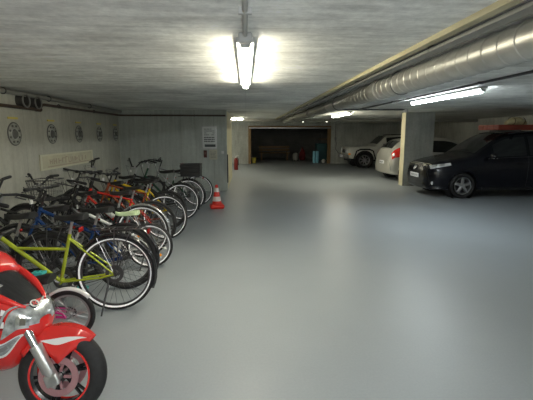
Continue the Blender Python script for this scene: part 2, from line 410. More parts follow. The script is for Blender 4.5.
# round flanges with yellow plates
FLG = mat('flange_grey', (.45,.455,.41), .5, .3, vary=.15, vscale=15); FLD = mat('flange_dark', (.15,.15,.14), .5)
YEL = mat('yellow_plate', (.75,.62,.12), .5)
fl_labels = ['round grey wall flange with eight bolts, first from the near end under the pipe step',
             'round grey wall flange with eight bolts, above the near end of the cream sign',
             'round grey wall flange above the middle of the faded cream sign',
             'round grey wall flange above the far end of the faded cream sign',
             'round grey wall flange nearest the far wall corner']
fl0 = None
for i in range(5):
    y = 6.2 + 1.165*i
    if fl0 is None:
        fl0 = t = thing('wall_flange', '', 'flange', (LX, y, 1.6), 0, 'round flanges in a row on the left wall')
        MB().lathe([(.0,.012),(.165,.012),(.17,.008),(.172,0)], (0,0,0), 'x', 32).build('plate', FLG, t)
        MB().torus(.168, .008, (.01,0,0), 'x', 32, 6).build('rim', FLD, t)
        MB().lathe([(.0,.04),(.055,.036),(.075,.012)], (0,0,0), 'x', 24).build('centre_cap', FLD, t)
        MB().torus(.082, .007, (.014,0,0), 'x', 24, 6).build('inner_ring', GALV, t)
        for k in range(8):
            a = PI/8 + k*PI/4
            MB().cyl((.012, .125*math.cos(a), .125*math.sin(a)), (.026, .125*math.cos(a), .125*math.sin(a)), .016, 6).build('bolt', FLD, t)
        MB().box((.006, 0, .235), (.012, .25, .03)).build('yellow_plate', YEL, t, smooth=False)
    else:
        t = copy_tree(fl0); t.location = (LX, y, 1.6)
    t['label'] = fl_labels[i]
# faded wall sign
t = thing('wall_sign', 'long faded cream sign with worn reddish lettering on the left wall', 'sign', (LX, 8.0, 1.115))
MB().box((.01, 0, 0), (.02, 2.3, .27)).build('board', mat('sign_cream', (.72,.68,.50), .6, vary=.12, vscale=4), t, smooth=False, bevel=.003)
m = MB()
for s in (-1, 1): m.box((.018, 0, s*.12), (.012, 2.3, .03))
for s in (-1, 1): m.box((.018, s*1.12, 0), (.012, .06, .21))
m.build('border', mat('sign_border', (.85,.82,.64), .6), t, smooth=False)
rr = random.Random(3)
m = MB(); y = -.82
m.box((.0215, .05, -.085), (.004, 1.9, .012))
while y < .9:                                          # worn, unreadable strokes
    h = rr.uniform(.07, .12); wdt = rr.uniform(.05, .1)
    m.box((.0215, y, 0), (.004, .018, h))
    if rr.random() < .7: m.box((.0215, y+wdt/2, rr.choice((h/2, -h/2, 0))), (.004, wdt, .016))
    if rr.random() < .5: m.box((.0215, y+wdt, 0), (.004, .016, h))
    y += wdt + rr.uniform(.04, .09)
m.build('worn_lettering', mat('faded_letters', (.55,.43,.31), .7), t, smooth=False)
# notices on the cross wall
def strokes(par, ink, x0, x1, z0, z1, rows, y, rnd, fill=.7, th=.5):
    dz = (z1-z0)/rows
    for k in range(rows):
        mb = MB(); zc = z1 - (k+.5)*dz; x = x0
        while x < x1 - .01:
            wl = min(rnd.uniform(.03, .1), x1-x)
            if rnd.random() < fill: mb.box((x+wl/2, y, zc), (wl*.85, .003, dz*th))
            x += wl
        if mb.v: mb.build('text_row', ink, par, smooth=False)
t = thing('notice_board', 'white notice board with rows of dark text on the cross wall', 'sign', (-1.02, BY, 1.5))
MB().box((0, -.012, 0), (.4, .024, .62)).build('frame', ALU, t, smooth=False, bevel=.003)
MB().box((0, -.026, 0), (.36, .004, .58)).build('sheet', mat('notice_sheet', (.7,.72,.69), .5), t, smooth=False)
NI = mat('notice_ink', (.1,.11,.11), .6)
strokes(t, NI, -.15, .15, .05, .26, 4, -.029, rr, .9, .3); strokes(t, NI, -.15, .15, -.13, .03, 3, -.029, rr, .9, .5)
MB().box((.02, -.029, -.22), (.3, .003, .07)).build('text_row', NI, t, smooth=False)
t = thing('paper_notice', 'small cream paper notice below the white notice board', 'sign', (-.92, BY, 1.03))
MB().box((0, -.008, 0), (.22, .016, .28)).build('sheet', mat('paper_cream', (.62,.60,.48), .6), t, smooth=False)
strokes(t, mat('notice_ink_pale', (.25,.25,.22), .6), -.08, .08, -.1, .1, 5, -.0175, rr, .7, .3)
t = thing('call_point', 'small dark red alarm box on the cross wall beside the paper notice', 'alarm box', (-1.14, BY, 1.05))
MB().box((0, -.02, 0), (.09, .04, .2)).build('box', mat('alarm_red', (.1,.025,.02), .5), t, smooth=False, bevel=.005)
MB().box((0, -.042, .02), (.05, .004, .06)).build('pane', mat('alarm_pane', (.2,.1,.08), .3), t, smooth=False)
t = thing('wall_switch', 'small white switch on the edge of the cross wall', 'switch', (-.66, BY, 1.09))
MB().rbox((0, -.015, 0), (.07, .03, .07), .006).build('plate', WHITE, t); MB().box((0, -.032, 0), (.04, .006, .04)).build('rocker', WHITE, t, smooth=False)
tag(MB().rbox((EX+.012, BY+.1, .63), (.024, .16, .8), .008).build('corner_guard', BLACK), 'dark rubber guard strip on the concrete wall corner', 'corner guard')

# ------------------------------------------------------------------ traffic cone
t = thing('traffic_cone', 'red and white traffic cone beside the end of the bicycle row', 'cone', (-.65, 8.56, 0), .2)
RED = mat('cone_red', (.75,.035,.02), .45)
MB().rbox((0,0,.045), (.3,.3,.09), .035).build('base', RED, t)
def cr(z): return .115 - (.115-.03)*(z-.04)/.46
def band(z0, z1, o=0): return MB().lathe([(cr(z0)+o, z0), (cr(z1)+o, z1)], (0,0,0), 'z', 28)
MB().lathe([(cr(.04)+.02,.04),(cr(.05),.055),(cr(.5),.5),(.02,.515),(.0,.515)], (0,0,0), 'z', 28).build('cone_body', RED, t)
band(.16, .26, .003).build('white_band', mat('cone_white', (.85,.75,.72), .4), t)
band(.36, .45, .003).build('white_band', mat('cone_white', (.85,.75,.72), .4), t)

# ------------------------------------------------------------------ bicycles
def circ(R, a0, a1, n, y=0, c=(0,0)):
    return [(c[0]+R*math.cos(a0+(a1-a0)*i/n), y, c[1]+R*math.sin(a0+(a1-a0)*i/n)) for i in range(n+1)]
def wheel(parent, hub, R, M, tyre_w=.042, stripe=True, rimcol=None, refl=False, spoke_n=28, disc=False, tyre_mat=None):
    c = (hub[0], 0, hub[1]); tr = tyre_w/2; Rt = R - tr
    m = MB(M); ri = Rt - tr*.9
    m.lathe([(ri+.006, -.011), (ri+.004, .011), (ri-.016, .008), (ri-.016, -.008)], c, 'y', 48, True)
    m.cyl((c[0], -.045, c[2]), (c[0], .045, c[2]), .016, 12); m.cyl((c[0], -.032, c[2]), (c[0], -.028, c[2]), .028, 14); m.cyl((c[0], .028, c[2]), (c[0], .032, c[2]), .028, 14)
    if disc: m.lathe([(.05,.036),(.08,.036),(.08,.039),(.05,.039)], c, 'y', 28, True)
    w_ = m.build('wheel', rimcol or STEEL, parent)
    MB(M).torus(Rt, tr, c, 'y', 56, 10).build('tyre', tyre_mat or RUBBER, w_)
    s = MB(M)
    for k in range(spoke_n):
        a = 2*PI*k/spoke_n; o = (.35 if k % 4 < 2 else -.35); sd = .03 if k % 2 else -.03
        s.tube([(c[0]+.026*math.cos(a+o*3), sd, c[2]+.026*math.sin(a+o*3)), (c[0]+(ri-.01)*math.cos(a), 0, c[2]+(ri-.01)*math.sin(a))], .0016, 3, cap=False)
    s.build('spokes', STEEL if rimcol is None else ALU, w_)
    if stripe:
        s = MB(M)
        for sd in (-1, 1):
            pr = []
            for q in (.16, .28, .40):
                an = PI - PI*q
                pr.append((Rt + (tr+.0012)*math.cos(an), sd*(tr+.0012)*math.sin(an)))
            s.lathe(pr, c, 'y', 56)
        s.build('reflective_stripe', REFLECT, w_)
    if refl:
        q = MB(M)
        for a in (.9, .9+PI): q.box((c[0]+R*.62*math.cos(a), 0, c[2]+R*.62*math.sin(a)), (.07, .022, .03), Matrix.Rotation(-(a-PI/2), 3, 'Y'))
        q.build('spoke_reflector', AMBER, w_)
    return w_
def fender(parent, hub, R, M, a0, a1, m_, w_=.055):
    c = (hub[0], hub[1]); P = []
    n = 22
    for i in range(n+1):
        a = a0 + (a1-a0)*i/n; row = []
        for q in range(7):
            u = -1 + 2*q/6; rr_ = R + .018 - .022*u*u
            row.append((c[0]+rr_*math.cos(a), u*w_/2, c[1]+rr_*math.sin(a)))
        P.append(row)
    mb = MB(M); mb.grid(P)
    o = mb.build('mudguard', m_, parent, thick=.002)
    st = MB(M)
    for sd in (-1, 1):
        a = a0*.75+a1*.25 if M == Matrix.Identity(4) else a0*.3+a1*.7
        st.tube([(c[0], sd*.05, c[1]), (c[0]+(R+.008)*math.cos(a), sd*.028, c[1]+(R+.008)*math.sin(a))], .0025, 5)
    st.build('stay', ALU, o)
    return o
def bike(name, label, loc, yaw, R=.34, wb=1.06, style='diamond', col=None, seat=.9, bar='flat', steer=.1, lean=.06,
         stripe=True, tyre_w=.042, mud=None, rack=False, basket_f=False, basket_r=False, saddle_m=None, bar_h=1.0, pedal_m=None,
         kick=True, lamp=False, guard=False, mud_end=205, seat_a=72, cs=.42, crank_a=-.6, refl=False, rimcol=None, bar_m=None, bottle=None, fork_m=None, saddle_s=1.0, disc=False, bell=False):
    t = thing(name, label, 'bicycle', loc, yaw, 'bicycles parked in a row along the left wall', rx=lean)
    I = Matrix.Identity(4); k = R/.34; col = col or BLACK; fork_m = fork_m or col
    bbx, bbz = cs*k**.6, (R-.06) if R > .25 else R+.02
    rh = V((0,0,R)); bb = V((bbx,0,bbz))
    sa = math.radians(seat_a); sdir = V((-math.cos(sa), 0, math.sin(sa)))
    st_len = min(.46, (seat-.16-bbz)/sdir.z) if style != 'step' else min(.40, (seat-.2-bbz)/sdir.z)
    sc_ = bb + sdir*st_len
    ha = math.radians(70); ad = V((-math.cos(ha), 0, math.sin(ha)))
    fh = V((wb,0,R)); hb = V((wb-.04,0,R)) + ad*(R+.06); ht = hb + ad*(.15*min(1, k)) if style != 'step' else hb + ad*.2
    top_z = bar_h
    Ms = Matrix.Translation(hb) @ Matrix.Rotation(steer, 4, ad) @ Matrix.Translation(-hb)
    r1 = .017 if style != 'step' else .02
    f = MB()
    f.tube([bb, sc_], .016, 10); f.tube([hb+ad*.03, bb], r1*1.15, 10)
    f.tube([hb-ad*.01, ht+ad*.01], .021, 12)
    if style == 'diamond': f.tube([ht-ad*.03, sc_-sdir*.02], .015, 10)
    elif style == 'mtb': f.tube([ht-ad*.02, bb+sdir*(st_len*.8)], .019, 10)
    elif style == 'trapeze':
        j = hb+ad*.03 + (bb-hb-ad*.03)*.34
        f.tube([j, bb+sdir*(st_len*.68)], .015, 10)
    for s in (-1, 1):
        f.tube([bb + V((-.02, s*.03, 0)), V((.12, s*.05, R*.5+bbz*.5)), rh + V((0, s*.062, 0))], .010, 8)
        f.tube([sc_ - sdir*.04 + V((0, s*.015, 0)), rh + V((.03, s*.058, .03)), rh + V((0, s*.062, 0))], .008, 8)
    f.cyl(bb + V((0,-.04,0)), bb + V((0,.04,0)), .022, 12)
    f.build('frame', col, t)
    g = MB(Ms)
    cr_ = hb - ad*.02
    for s in (-1, 1):
        fb = cr_ + V((.004, s*.052, -.02))
        g.tube([cr_, fb, fb + (fh - fb)*.6 + V((-.012, s*.052-fb.y, 0)) if False else V((fb.x*.45+fh.x*.55-.014, s*.054, fb.z*.45+fh.z*.55)), fh + V((0, s*.056, 0))], [.014,.016,.013,.009], 8)
    g.build('fork', fork_m, t)
    sp = dict(tyre_w=tyre_w, stripe=stripe, rimcol=rimcol, refl=refl)
    wheel(t, (0, R), R, I, disc=disc, **sp); sp['stripe'] = stripe == 2; wheel(t, (wb, R), R, Ms, disc=disc, **sp)
    # handlebar + stem
    rise = max(.05, (top_z - ht.z)/ad.z - .02)
    s0 = ht + ad*rise
    m = MB(Ms); m.tube([ht, s0, s0 + V((.06,0,.015))], .013, 10); m.rbox(s0 + V((.06,0,.015)), (.045,.05,.045), .012); m.build('stem', ALU if bar != 'flat' else BLACK, t)
    c0 = s0 + V((.06,0,.015))
    if bar == 'flat':
        pts = [(c0.x-.03, -.31, c0.z+.02), (c0.x, -.09, c0.z+.012), (c0.x, 0, c0.z), (c0.x, .09, c0.z+.012), (c0.x-.03, .31, c0.z+.02)]
    elif bar == 'city':
        pts = [(c0.x-.24, -.28, c0.z+.02), (c0.x-.1, -.27, c0.z+.055), (c0.x, -.2, c0.z+.06), (c0.x+.01, -.06, c0.z+.01), (c0.x+.01, .06, c0.z+.01), (c0.x, .2, c0.z+.06), (c0.x-.1, .27, c0.z+.055), (c0.x-.24, .28, c0.z+.02)]
    else:
        pts = [(c0.x-.08, -.29, c0.z+.13), (c0.x-.03, -.2, c0.z+.12), (c0.x, -.07, c0.z+.01), (c0.x, .07, c0.z+.01), (c0.x-.03, .2, c0.z+.12), (c0.x-.08, .29, c0.z+.13)]
    hbar = MB(Ms); hbar.tube(pts, .0125, 8); hb_o = hbar.build('handlebar', bar_m or BLACK, t)
    for e in (0, -1):
        p = V(pts[e]); q = V(pts[1 if e == 0 else -2]); dd = (q-p).normalized()
        MB(Ms).tube([p - dd*.01, p + dd*.005, p + dd*.11, p + dd*.115], [.014,.018,.017,.014], 10).build('grip', BLACK, hb_o)
        b0 = p + dd*.13
        MB(Ms).tube([b0, b0 + V((.035,0,-.02)), b0 + V((.04,0,-.025)) - dd*.1], .007, 6).build('brake_lever', STEEL, hb_o)
    cb = MB(Ms)
    for s in (-1, 1):
        cb.tube([(c0.x+.02, s*.15, c0.z), (c0.x+.12, s*.08, c0.z+.03), (c0.x+.1, s*.02, c0.z-.12), (hb.x+.01, s*.02, hb.z+.02)], .003, 5)
    cb.build('brake_cable', BLACK, t)
    # saddle
    spx = bb + sdir*((seat-.05-bbz)/sdir.z)
    MB().tube([sc_ - sdir*.02, spx], .0135, 10).build('seatpost', ALU, t)
    P = []
    ss = saddle_s
    for i in range(11):
        u = i/10; x = spx.x + (-.12 + .27*u)*ss; hw = (.085*(1-u)**1.3*(1 if u > .05 else .75) + .022)*ss
        if u == 1: hw = .008
        zc = seat + .012*math.cos(u*PI*1.4)
        P.append([(x, hw*math.cos(PI*q/8), zc - .035*(1-u*.4) + (.055*(1-.25*u))*math.sin(PI*q/8)**.7*1.0) for q in range(9)] + [(x, 0, zc-.045*(1-u*.4))])
    m = MB(); m.grid(P, True); n0 = len(P[0])
    m.add(P[0], [tuple(range(n0))]); m.add(P[-1], [tuple(range(n0))])
    sad = m.build('saddle', saddle_m or BLACK, t, angle=60)
    # crank
    m = MB(); m.lathe([(.085*k,-.052),(.088*k,-.049),(.088*k,-.046),(.06*k,-.046),(.06*k,-.052)], (bb.x,0,bb.z), 'y', 32, True)
    for a in range(5): m.tube([(bb.x, -.049, bb.z), (bb.x+.07*k*math.cos(a*1.257), -.049, bb.z+.07*k*math.sin(a*1.257))], .006, 5)
    cl = .17*k**.8
    ends = []
    for s, a in ((-1, crank_a), (1, crank_a+PI)):
        e = bb + V((cl*math.cos(a), s*.075, cl*math.sin(a))); ends.append((e, s)); m.tube([bb+V((0,s*.06,0)), e], [.012,.01], 8)
    m.cyl(bb+V((0,-.065,0)), bb+V((0,.065,0)), .012, 10)
    cro = m.build('crank', STEEL, t)
    for e, s in ends:
        q = MB(); q.cyl(e, e+V((0,s*.1,0)), .007, 8)
        for dx in (-.038, .038): q.box(e+V((dx, s*.06, 0)), (.022, .09, .022))
        for dy in (.018, .1): q.box(e+V((0, s*dy, 0)), (.09, .014, .02))
        q.build('pedal', pedal_m or BLACK, cro, smooth=False)
    ch = MB(); ch.tube([(bb.x, -.049, bb.z+.086*k), (0, -.049, R+.04)], .004, 5); ch.tube([(bb.x, -.049, bb.z-.086*k), (0, -.049, R-.04)], .004, 5)
    ch.lathe([(.036,-.052),(.04,-.046),(.02,-.046)], (0,0,R), 'y', 16); ch.build('chain', STEEL, t)
    if guard:
        m = MB(); n_ = 14
        poly = [(bb.x+.1*k*math.cos(a), bb.z+.1*k*math.sin(a)) for a in [PI*.5 - PI*i/n_ for i in range(n_+1)]] + [(.02, R-.045), (-.04, R), (.02, R+.045)]
        m.prism(poly, -.066, -.055); m.build('chain_guard', mud or BLACK, t, bevel=.003)
    if mud:
        fender(t, (0, R), R+.006, I, math.radians(20), math.radians(mud_end), mud)
        fender(t, (wb, R), R+.006, Ms, math.radians(10), math.radians(150), mud)
    if rack or basket_r:
        z = 2*R+.06; m = MB()
        for s in (-1, 1):
            m.tube([(.2, s*.04, z), (.12, s*.06, z), (-.26, s*.06, z), (-.3, 0, z)], .006, 6)
            m.tube([(-.16, s*.06, z), (0, s*.066, R)], .005, 6); m.tube([(-.02, s*.06, z), (0, s*.066, R)], .005, 6)
        for x in (.1, 0, -.1, -.2): m.tube([(x, -.06, z), (x, .06, z)], .005, 6)
        rk = m.build('luggage_rack', STEEL, t)
        MB().rbox((-.31, 0, z-.03), (.02, .09, .045), .008).build('rear_reflector', REDREF, rk)
    def basket(M, c, s, m_):
        L_, W_, H_ = s; m = MB(M)
        def rect(z, f_): return [V(c)+V((sx*L_/2*f_, sy*W_/2*f_, z)) for sx, sy in ((-1,-1),(1,-1),(1,1),(-1,1))]
        for z, f_, r in ((0,.82,.004),(H_*.33,.88,.002),(H_*.66,.94,.002),(H_,1,.006)): m.tube(rect(z, f_), r, 6, closed=True)
        A, B = rect(0, .82), rect(H_, 1)
        for i in range(4):
            j = (i+1) % 4
            for q in range(9): m.tube([A[i].lerp(A[j], q/9), B[i].lerp(B[j], q/9)], .0022, 4)
        for q in range(1, 9):
            m.tube([A[0].lerp(A[1], q/9), A[3].lerp(A[2], q/9)], .0022, 4); m.tube([A[0].lerp(A[3], q/9), A[1].lerp(A[2], q/9)], .0022, 4)
        m.build('basket', m_, t)
    if basket_f:
        basket(Ms, (fh.x+.13, 0, 2*R+.09), (.30, .40, .25), STEEL)
        m = MB(Ms)
        for s in (-1, 1): m.tube([(fh.x, s*.056, R), (fh.x+.16, s*.1, 2*R+.09)], .005, 6)
        m.tube([(c0.x, 0, c0.z-.04), (fh.x+.02, 0, 2*R+.3)], .008, 6); m.build('basket_stay', STEEL, t)
    if basket_r:
        m = MB(); c = (-.07, 0, 2*R+.07); m.box((c[0], 0, c[2]+.012), (.37, .28, .02))
        for sx in (-1, 1): m.box((c[0]+sx*.19, 0, c[2]+.13), (.012, .30, .26))
        for sy in (-1, 1): m.box((c[0], sy*.145, c[2]+.13), (.39, .012, .26))
        for z in (.08, .17, .25):
            m.tube([(c[0]-.2,-.155,c[2]+z),(c[0]+.2,-.155,c[2]+z),(c[0]+.2,.155,c[2]+z),(c[0]-.2,.155,c[2]+z)], .007, 6, closed=True)
        m.build('basket', BLACK, t, smooth=False)
    if kick:
        MB().tube([(.06, .04, R-.04), (.05, .08, R-.1), (.09, .18, .012+.0)], [.01,.009,.008], 8).build('kickstand', STEEL, t)
    if lamp:
        q = MB(Ms); q.tube([(hb.x+.04,0,hb.z+.06), (hb.x+.1,0,hb.z+.06), (hb.x+.125,0,hb.z+.06)], [.022,.034,.036], 14); l_ = q.build('headlamp', BLACK, t)
        MB(Ms).sphere((hb.x+.122,0,hb.z+.06), .032, 12, 8, (.35,1,1)).build('lens', WHITE, l_)
    else:
        MB(Ms).rbox((hb.x+.04, 0, ht.z+.06), (.02,.045,.045), .008).build('front_reflector', WHITE, t)
    if bottle:
        p0 = hb+(bb-hb)*.45 + V((.0,0,.05)); p1 = p0 + (bb-hb).normalized()*.18
        MB().tube([p0-(p1-p0)*.12, p0, p0+(p1-p0)*.02, p1], [.015,.018,.036,.036], 14).build('bottle', bottle, t)
    # tail reflector on the seatpost
    q = MB(); q.rbox(sc_ + sdir*.06 + V((-.026,0,0)), (.016,.03,.022), .005); q.build('tail_reflector', REDREF, t)
    return t

LIME = paint('lime', (.42,.50,.03), .1); BLUE = paint('blue', (.008,.045,.17)); REDP = paint('red', (.55,.03,.02)); YELP = paint('yellow', (.75,.52,.03))
ORNG = paint('rust', (.22,.05,.02)); PINK = paint('pink', (.6,.03,.25)); WHT = paint('white', (.7,.71,.7)); GRN = paint('dark_green', (.02,.07,.04)); BLK = paint('black', (.015,.015,.017)); SILV = paint('silver', (.4,.41,.42), .7)
TURQ = mat('turquoise_plastic', (.06,.5,.48), .45)
PI_ = PI
bike('bicycle', 'lime green step-through bicycle with white ringed tyres on its kickstand, nearest large bicycle', (-1.2, 3.5, 0), PI_+.06, R=.35, style='trapeze', col=LIME, seat=.88, bar='city', mud=BLK, rack=True, pedal_m=TURQ, crank_a=.75+PI, lamp=True, seat_a=77, cs=.47, wb=1.22, fork_m=BLK, disc=True, steer=.08)
bike('bicycle', 'small pink child bicycle with white mudguards between the red motorcycle and the lime bicycle', (-1.40, 2.98, 0), PI_+.05, mud_end=140, R=.2, wb=.72, style='step', col=PINK, seat=.5, bar='riser', bar_h=.7, mud=WHT, stripe=False, tyre_w=.04, kick=False, rimcol=mat('rim_grey', (.3,.3,.3), .5, .3), guard=False)
bike('bicycle', 'blue framed bicycle with black saddle and thick dark tyres, right behind the lime one', (-1.27, 4.0, 0), PI_-.03, R=.34, style='mtb', col=BLUE, seat=.84, bar='flat', stripe=False, tyre_w=.055, mud=BLK, kick=False, steer=.0, bar_h=1.05, saddle_s=1.15)
bike('bicycle', 'small white bicycle with pale green saddle and amber spoke reflectors', (-1.17, 4.66, 0), PI_+.05, R=.275, wb=.92, style='mtb', col=WHT, seat=.68, bar='flat', bar_h=.82, saddle_m=mat('pale_green_saddle', (.55,.68,.42), .5), refl=True, rimcol=ALU, tyre_w=.045, stripe=True, steer=.3, crank_a=.3)
bike('bicycle', 'black city bicycle with wire basket on its front wheel', (-1.36, 5.08, 0), PI_-.02, R=.345, style='step', col=BLK, seat=.86, bar='city', basket_f=True, mud=SILV, bar_h=.98, lamp=True, rimcol=CHROME)
bike('bicycle', 'red framed bicycle with plain black tyres beyond the basket bicycle', (-1.34, 5.58, 0), PI_+.04, R=.335, style='diamond', col=REDP, seat=.86, bar='flat', stripe=False, bottle=WHITE, steer=-.05, bar_h=1.07)
bike('bicycle', 'rust orange bicycle with bright white ringed rear tyre in mid row', (-1.25, 5.98, 0), PI_-.03, R=.345, style='diamond', col=ORNG, seat=.9, bar='flat', steer=-.15, crank_a=1.2)
bike('bicycle', 'yellow framed bicycle with dark tyres in the far half of the row', (-1.34, 6.62, 0), PI_+.03, R=.335, style='mtb', col=YELP, seat=.86, bar='flat', stripe=False, tyre_w=.05, steer=.2)
bike('bicycle', 'black bicycle with raised handlebar and white ringed tyres, third from the far wall', (-1.23, 7.36, 0), PI_, R=.345, style='diamond', col=BLK, seat=.92, bar='riser', bar_h=1.0, mud=BLK, steer=-.3, crank_a=.2)
bike('bicycle', 'dark green bicycle carrying a black basket over its rear wheel', (-1.2, 8.12, 0), PI_-.03, R=.34, style='step', col=GRN, seat=.86, bar='city', basket_r=True, mud=BLK, stripe=True, steer=.1, bar_h=1.02)
bike('bicycle', 'black bicycle pushed deepest toward the wall between the blue and white bicycles', (-1.85, 4.34, 0), PI_+.02, R=.33, style='diamond', col=BLK, seat=.8, bar='riser', bar_h=.98, stripe=False, tyre_w=.05, mud=BLK, kick=False, steer=.3)
bike('bicycle', 'black bicycle pushed deep toward the wall between the rust orange and yellow bicycles', (-1.85, 6.3, 0), PI_-.02, R=.33, style='mtb', col=BLK, seat=.84, bar='flat', bar_h=1.02, stripe=False, tyre_w=.05, kick=False, steer=-.3)
bike('bicycle', 'black bicycle pushed deep toward the wall just beyond the yellow bicycle', (-1.85, 7.0, 0), PI_+.03, R=.335, style='diamond', col=BLK, seat=.86, bar='riser', bar_h=1.04, stripe=False, mud=BLK, kick=False, steer=.2)
bike('bicycle', 'black bicycle pushed deep toward the wall just behind the lime green one', (-1.9, 3.74, 0), PI_-.02, R=.335, style='step', col=BLK, seat=.84, bar='city', bar_h=.93, stripe=False, mud=BLK, kick=False, steer=.15, tyre_w=.05, rack=True)
bike('bicycle', 'black bicycle pushed deep toward the wall between the basket bicycle and the red one', (-1.9, 5.33, 0), PI_+.02, R=.335, style='mtb', col=BLK, seat=.82, bar='riser', bar_h=.94, stripe=False, kick=False, steer=-.2, tyre_w=.055, mud=BLK)
bike('bicycle', 'silver grey bicycle with white ringed tyres, last before the cross wall', (-1.1, 8.9, 0), PI_+.02, R=.345, style='diamond', col=SILV, seat=.9, bar='flat', steer=.2, crank_a=.9, bar_h=1.04)

# ------------------------------------------------------------------ surface patches (cowl, cars)
def cr1(p0, p1, p2, p3, t):
    return [.5*((2*b) + (c-a)*t + (2*a-5*b+4*c-d)*t*t + (-a+3*b-3*c+d)*t**3) for a, b, c, d in zip(p0, p1, p2, p3)]
def spline(pts, u):
    n = len(pts)-1; u = min(max(u, 0), n-1e-6); i = int(u); t = u-i
    return cr1(pts[max(i-1, 0)], pts[i], pts[i+1], pts[min(i+2, n)], t)
class Surf:
    """stations x half-ring control net; S(u, v) with v<0 mirrored in y; v is measured in ring points from the top centre"""
    def __init__(self, net): self.net = net; self.U = len(net)-1; self.Vn = len(net[0])-1
    def __call__(self, u, v):
        s = 1 if v >= 0 else -1; v = abs(v)
        # mirrored ghost across the centre keeps the crown smooth
        rows = []
        for st in self.net:
            g = [(st[1][0], -st[1][1], st[1][2])] + list(st)
            rows.append(spline(g, v+1))
        p = spline(rows, u); return V((p[0], s*p[1], p[2]))
    def normal(self, u, v):
        e = .02
        a = self(min(u+e, self.U), v) - self(max(u-e, 0), v)
        b = self(u, min(v+e, self.Vn)) - self(u, max(v-e, -self.Vn))
        n = a.cross(b)
        if n.length < 1e-9: return V((0,0,1))
        n.normalize(); return n
    def patch(self, mb, u0, u1, v0, v1, off=.004, nu=10, nv=10, shape=None, sgn=1):
        P = []
        for i in range(nu+1):
            row = []
            for j in range(nv+1):
                a, b = i/nu, j/nv
                if shape: u, v = shape(a, b)
                else: u, v = u0+(u1-u0)*a, v0+(v1-v0)*b
                row.append(self(u, v) + self.normal(u, v)*off*self.sg)
            P.append(row)
        mb.grid(P); return mb
    sg = 1
    def full(self, mb, nu, nv, drop=None):
        P = []
        for i in range(nu+1):
            P.append([self(self.U*i/nu, -self.Vn + 2*self.Vn*j/(2*nv)) for j in range(2*nv+1)])
        L = 2*nv+1; ps = [p for r in P for p in r]; fs = []
        for i in range(nu):
            for j in range(2*nv):
                f = (i*L+j, i*L+j+1, (i+1)*L+j+1, (i+1)*L+j)
                if drop:
                    c = (V(ps[f[0]])+V(ps[f[1]])+V(ps[f[2]])+V(ps[f[3]]))/4
                    if drop(c): continue
                fs.append(f)
        mb.add(ps, fs)
        if True:
            mb.add(P[0], [tuple(range(L))]); mb.add(P[-1], [tuple(range(L))])
        return mb

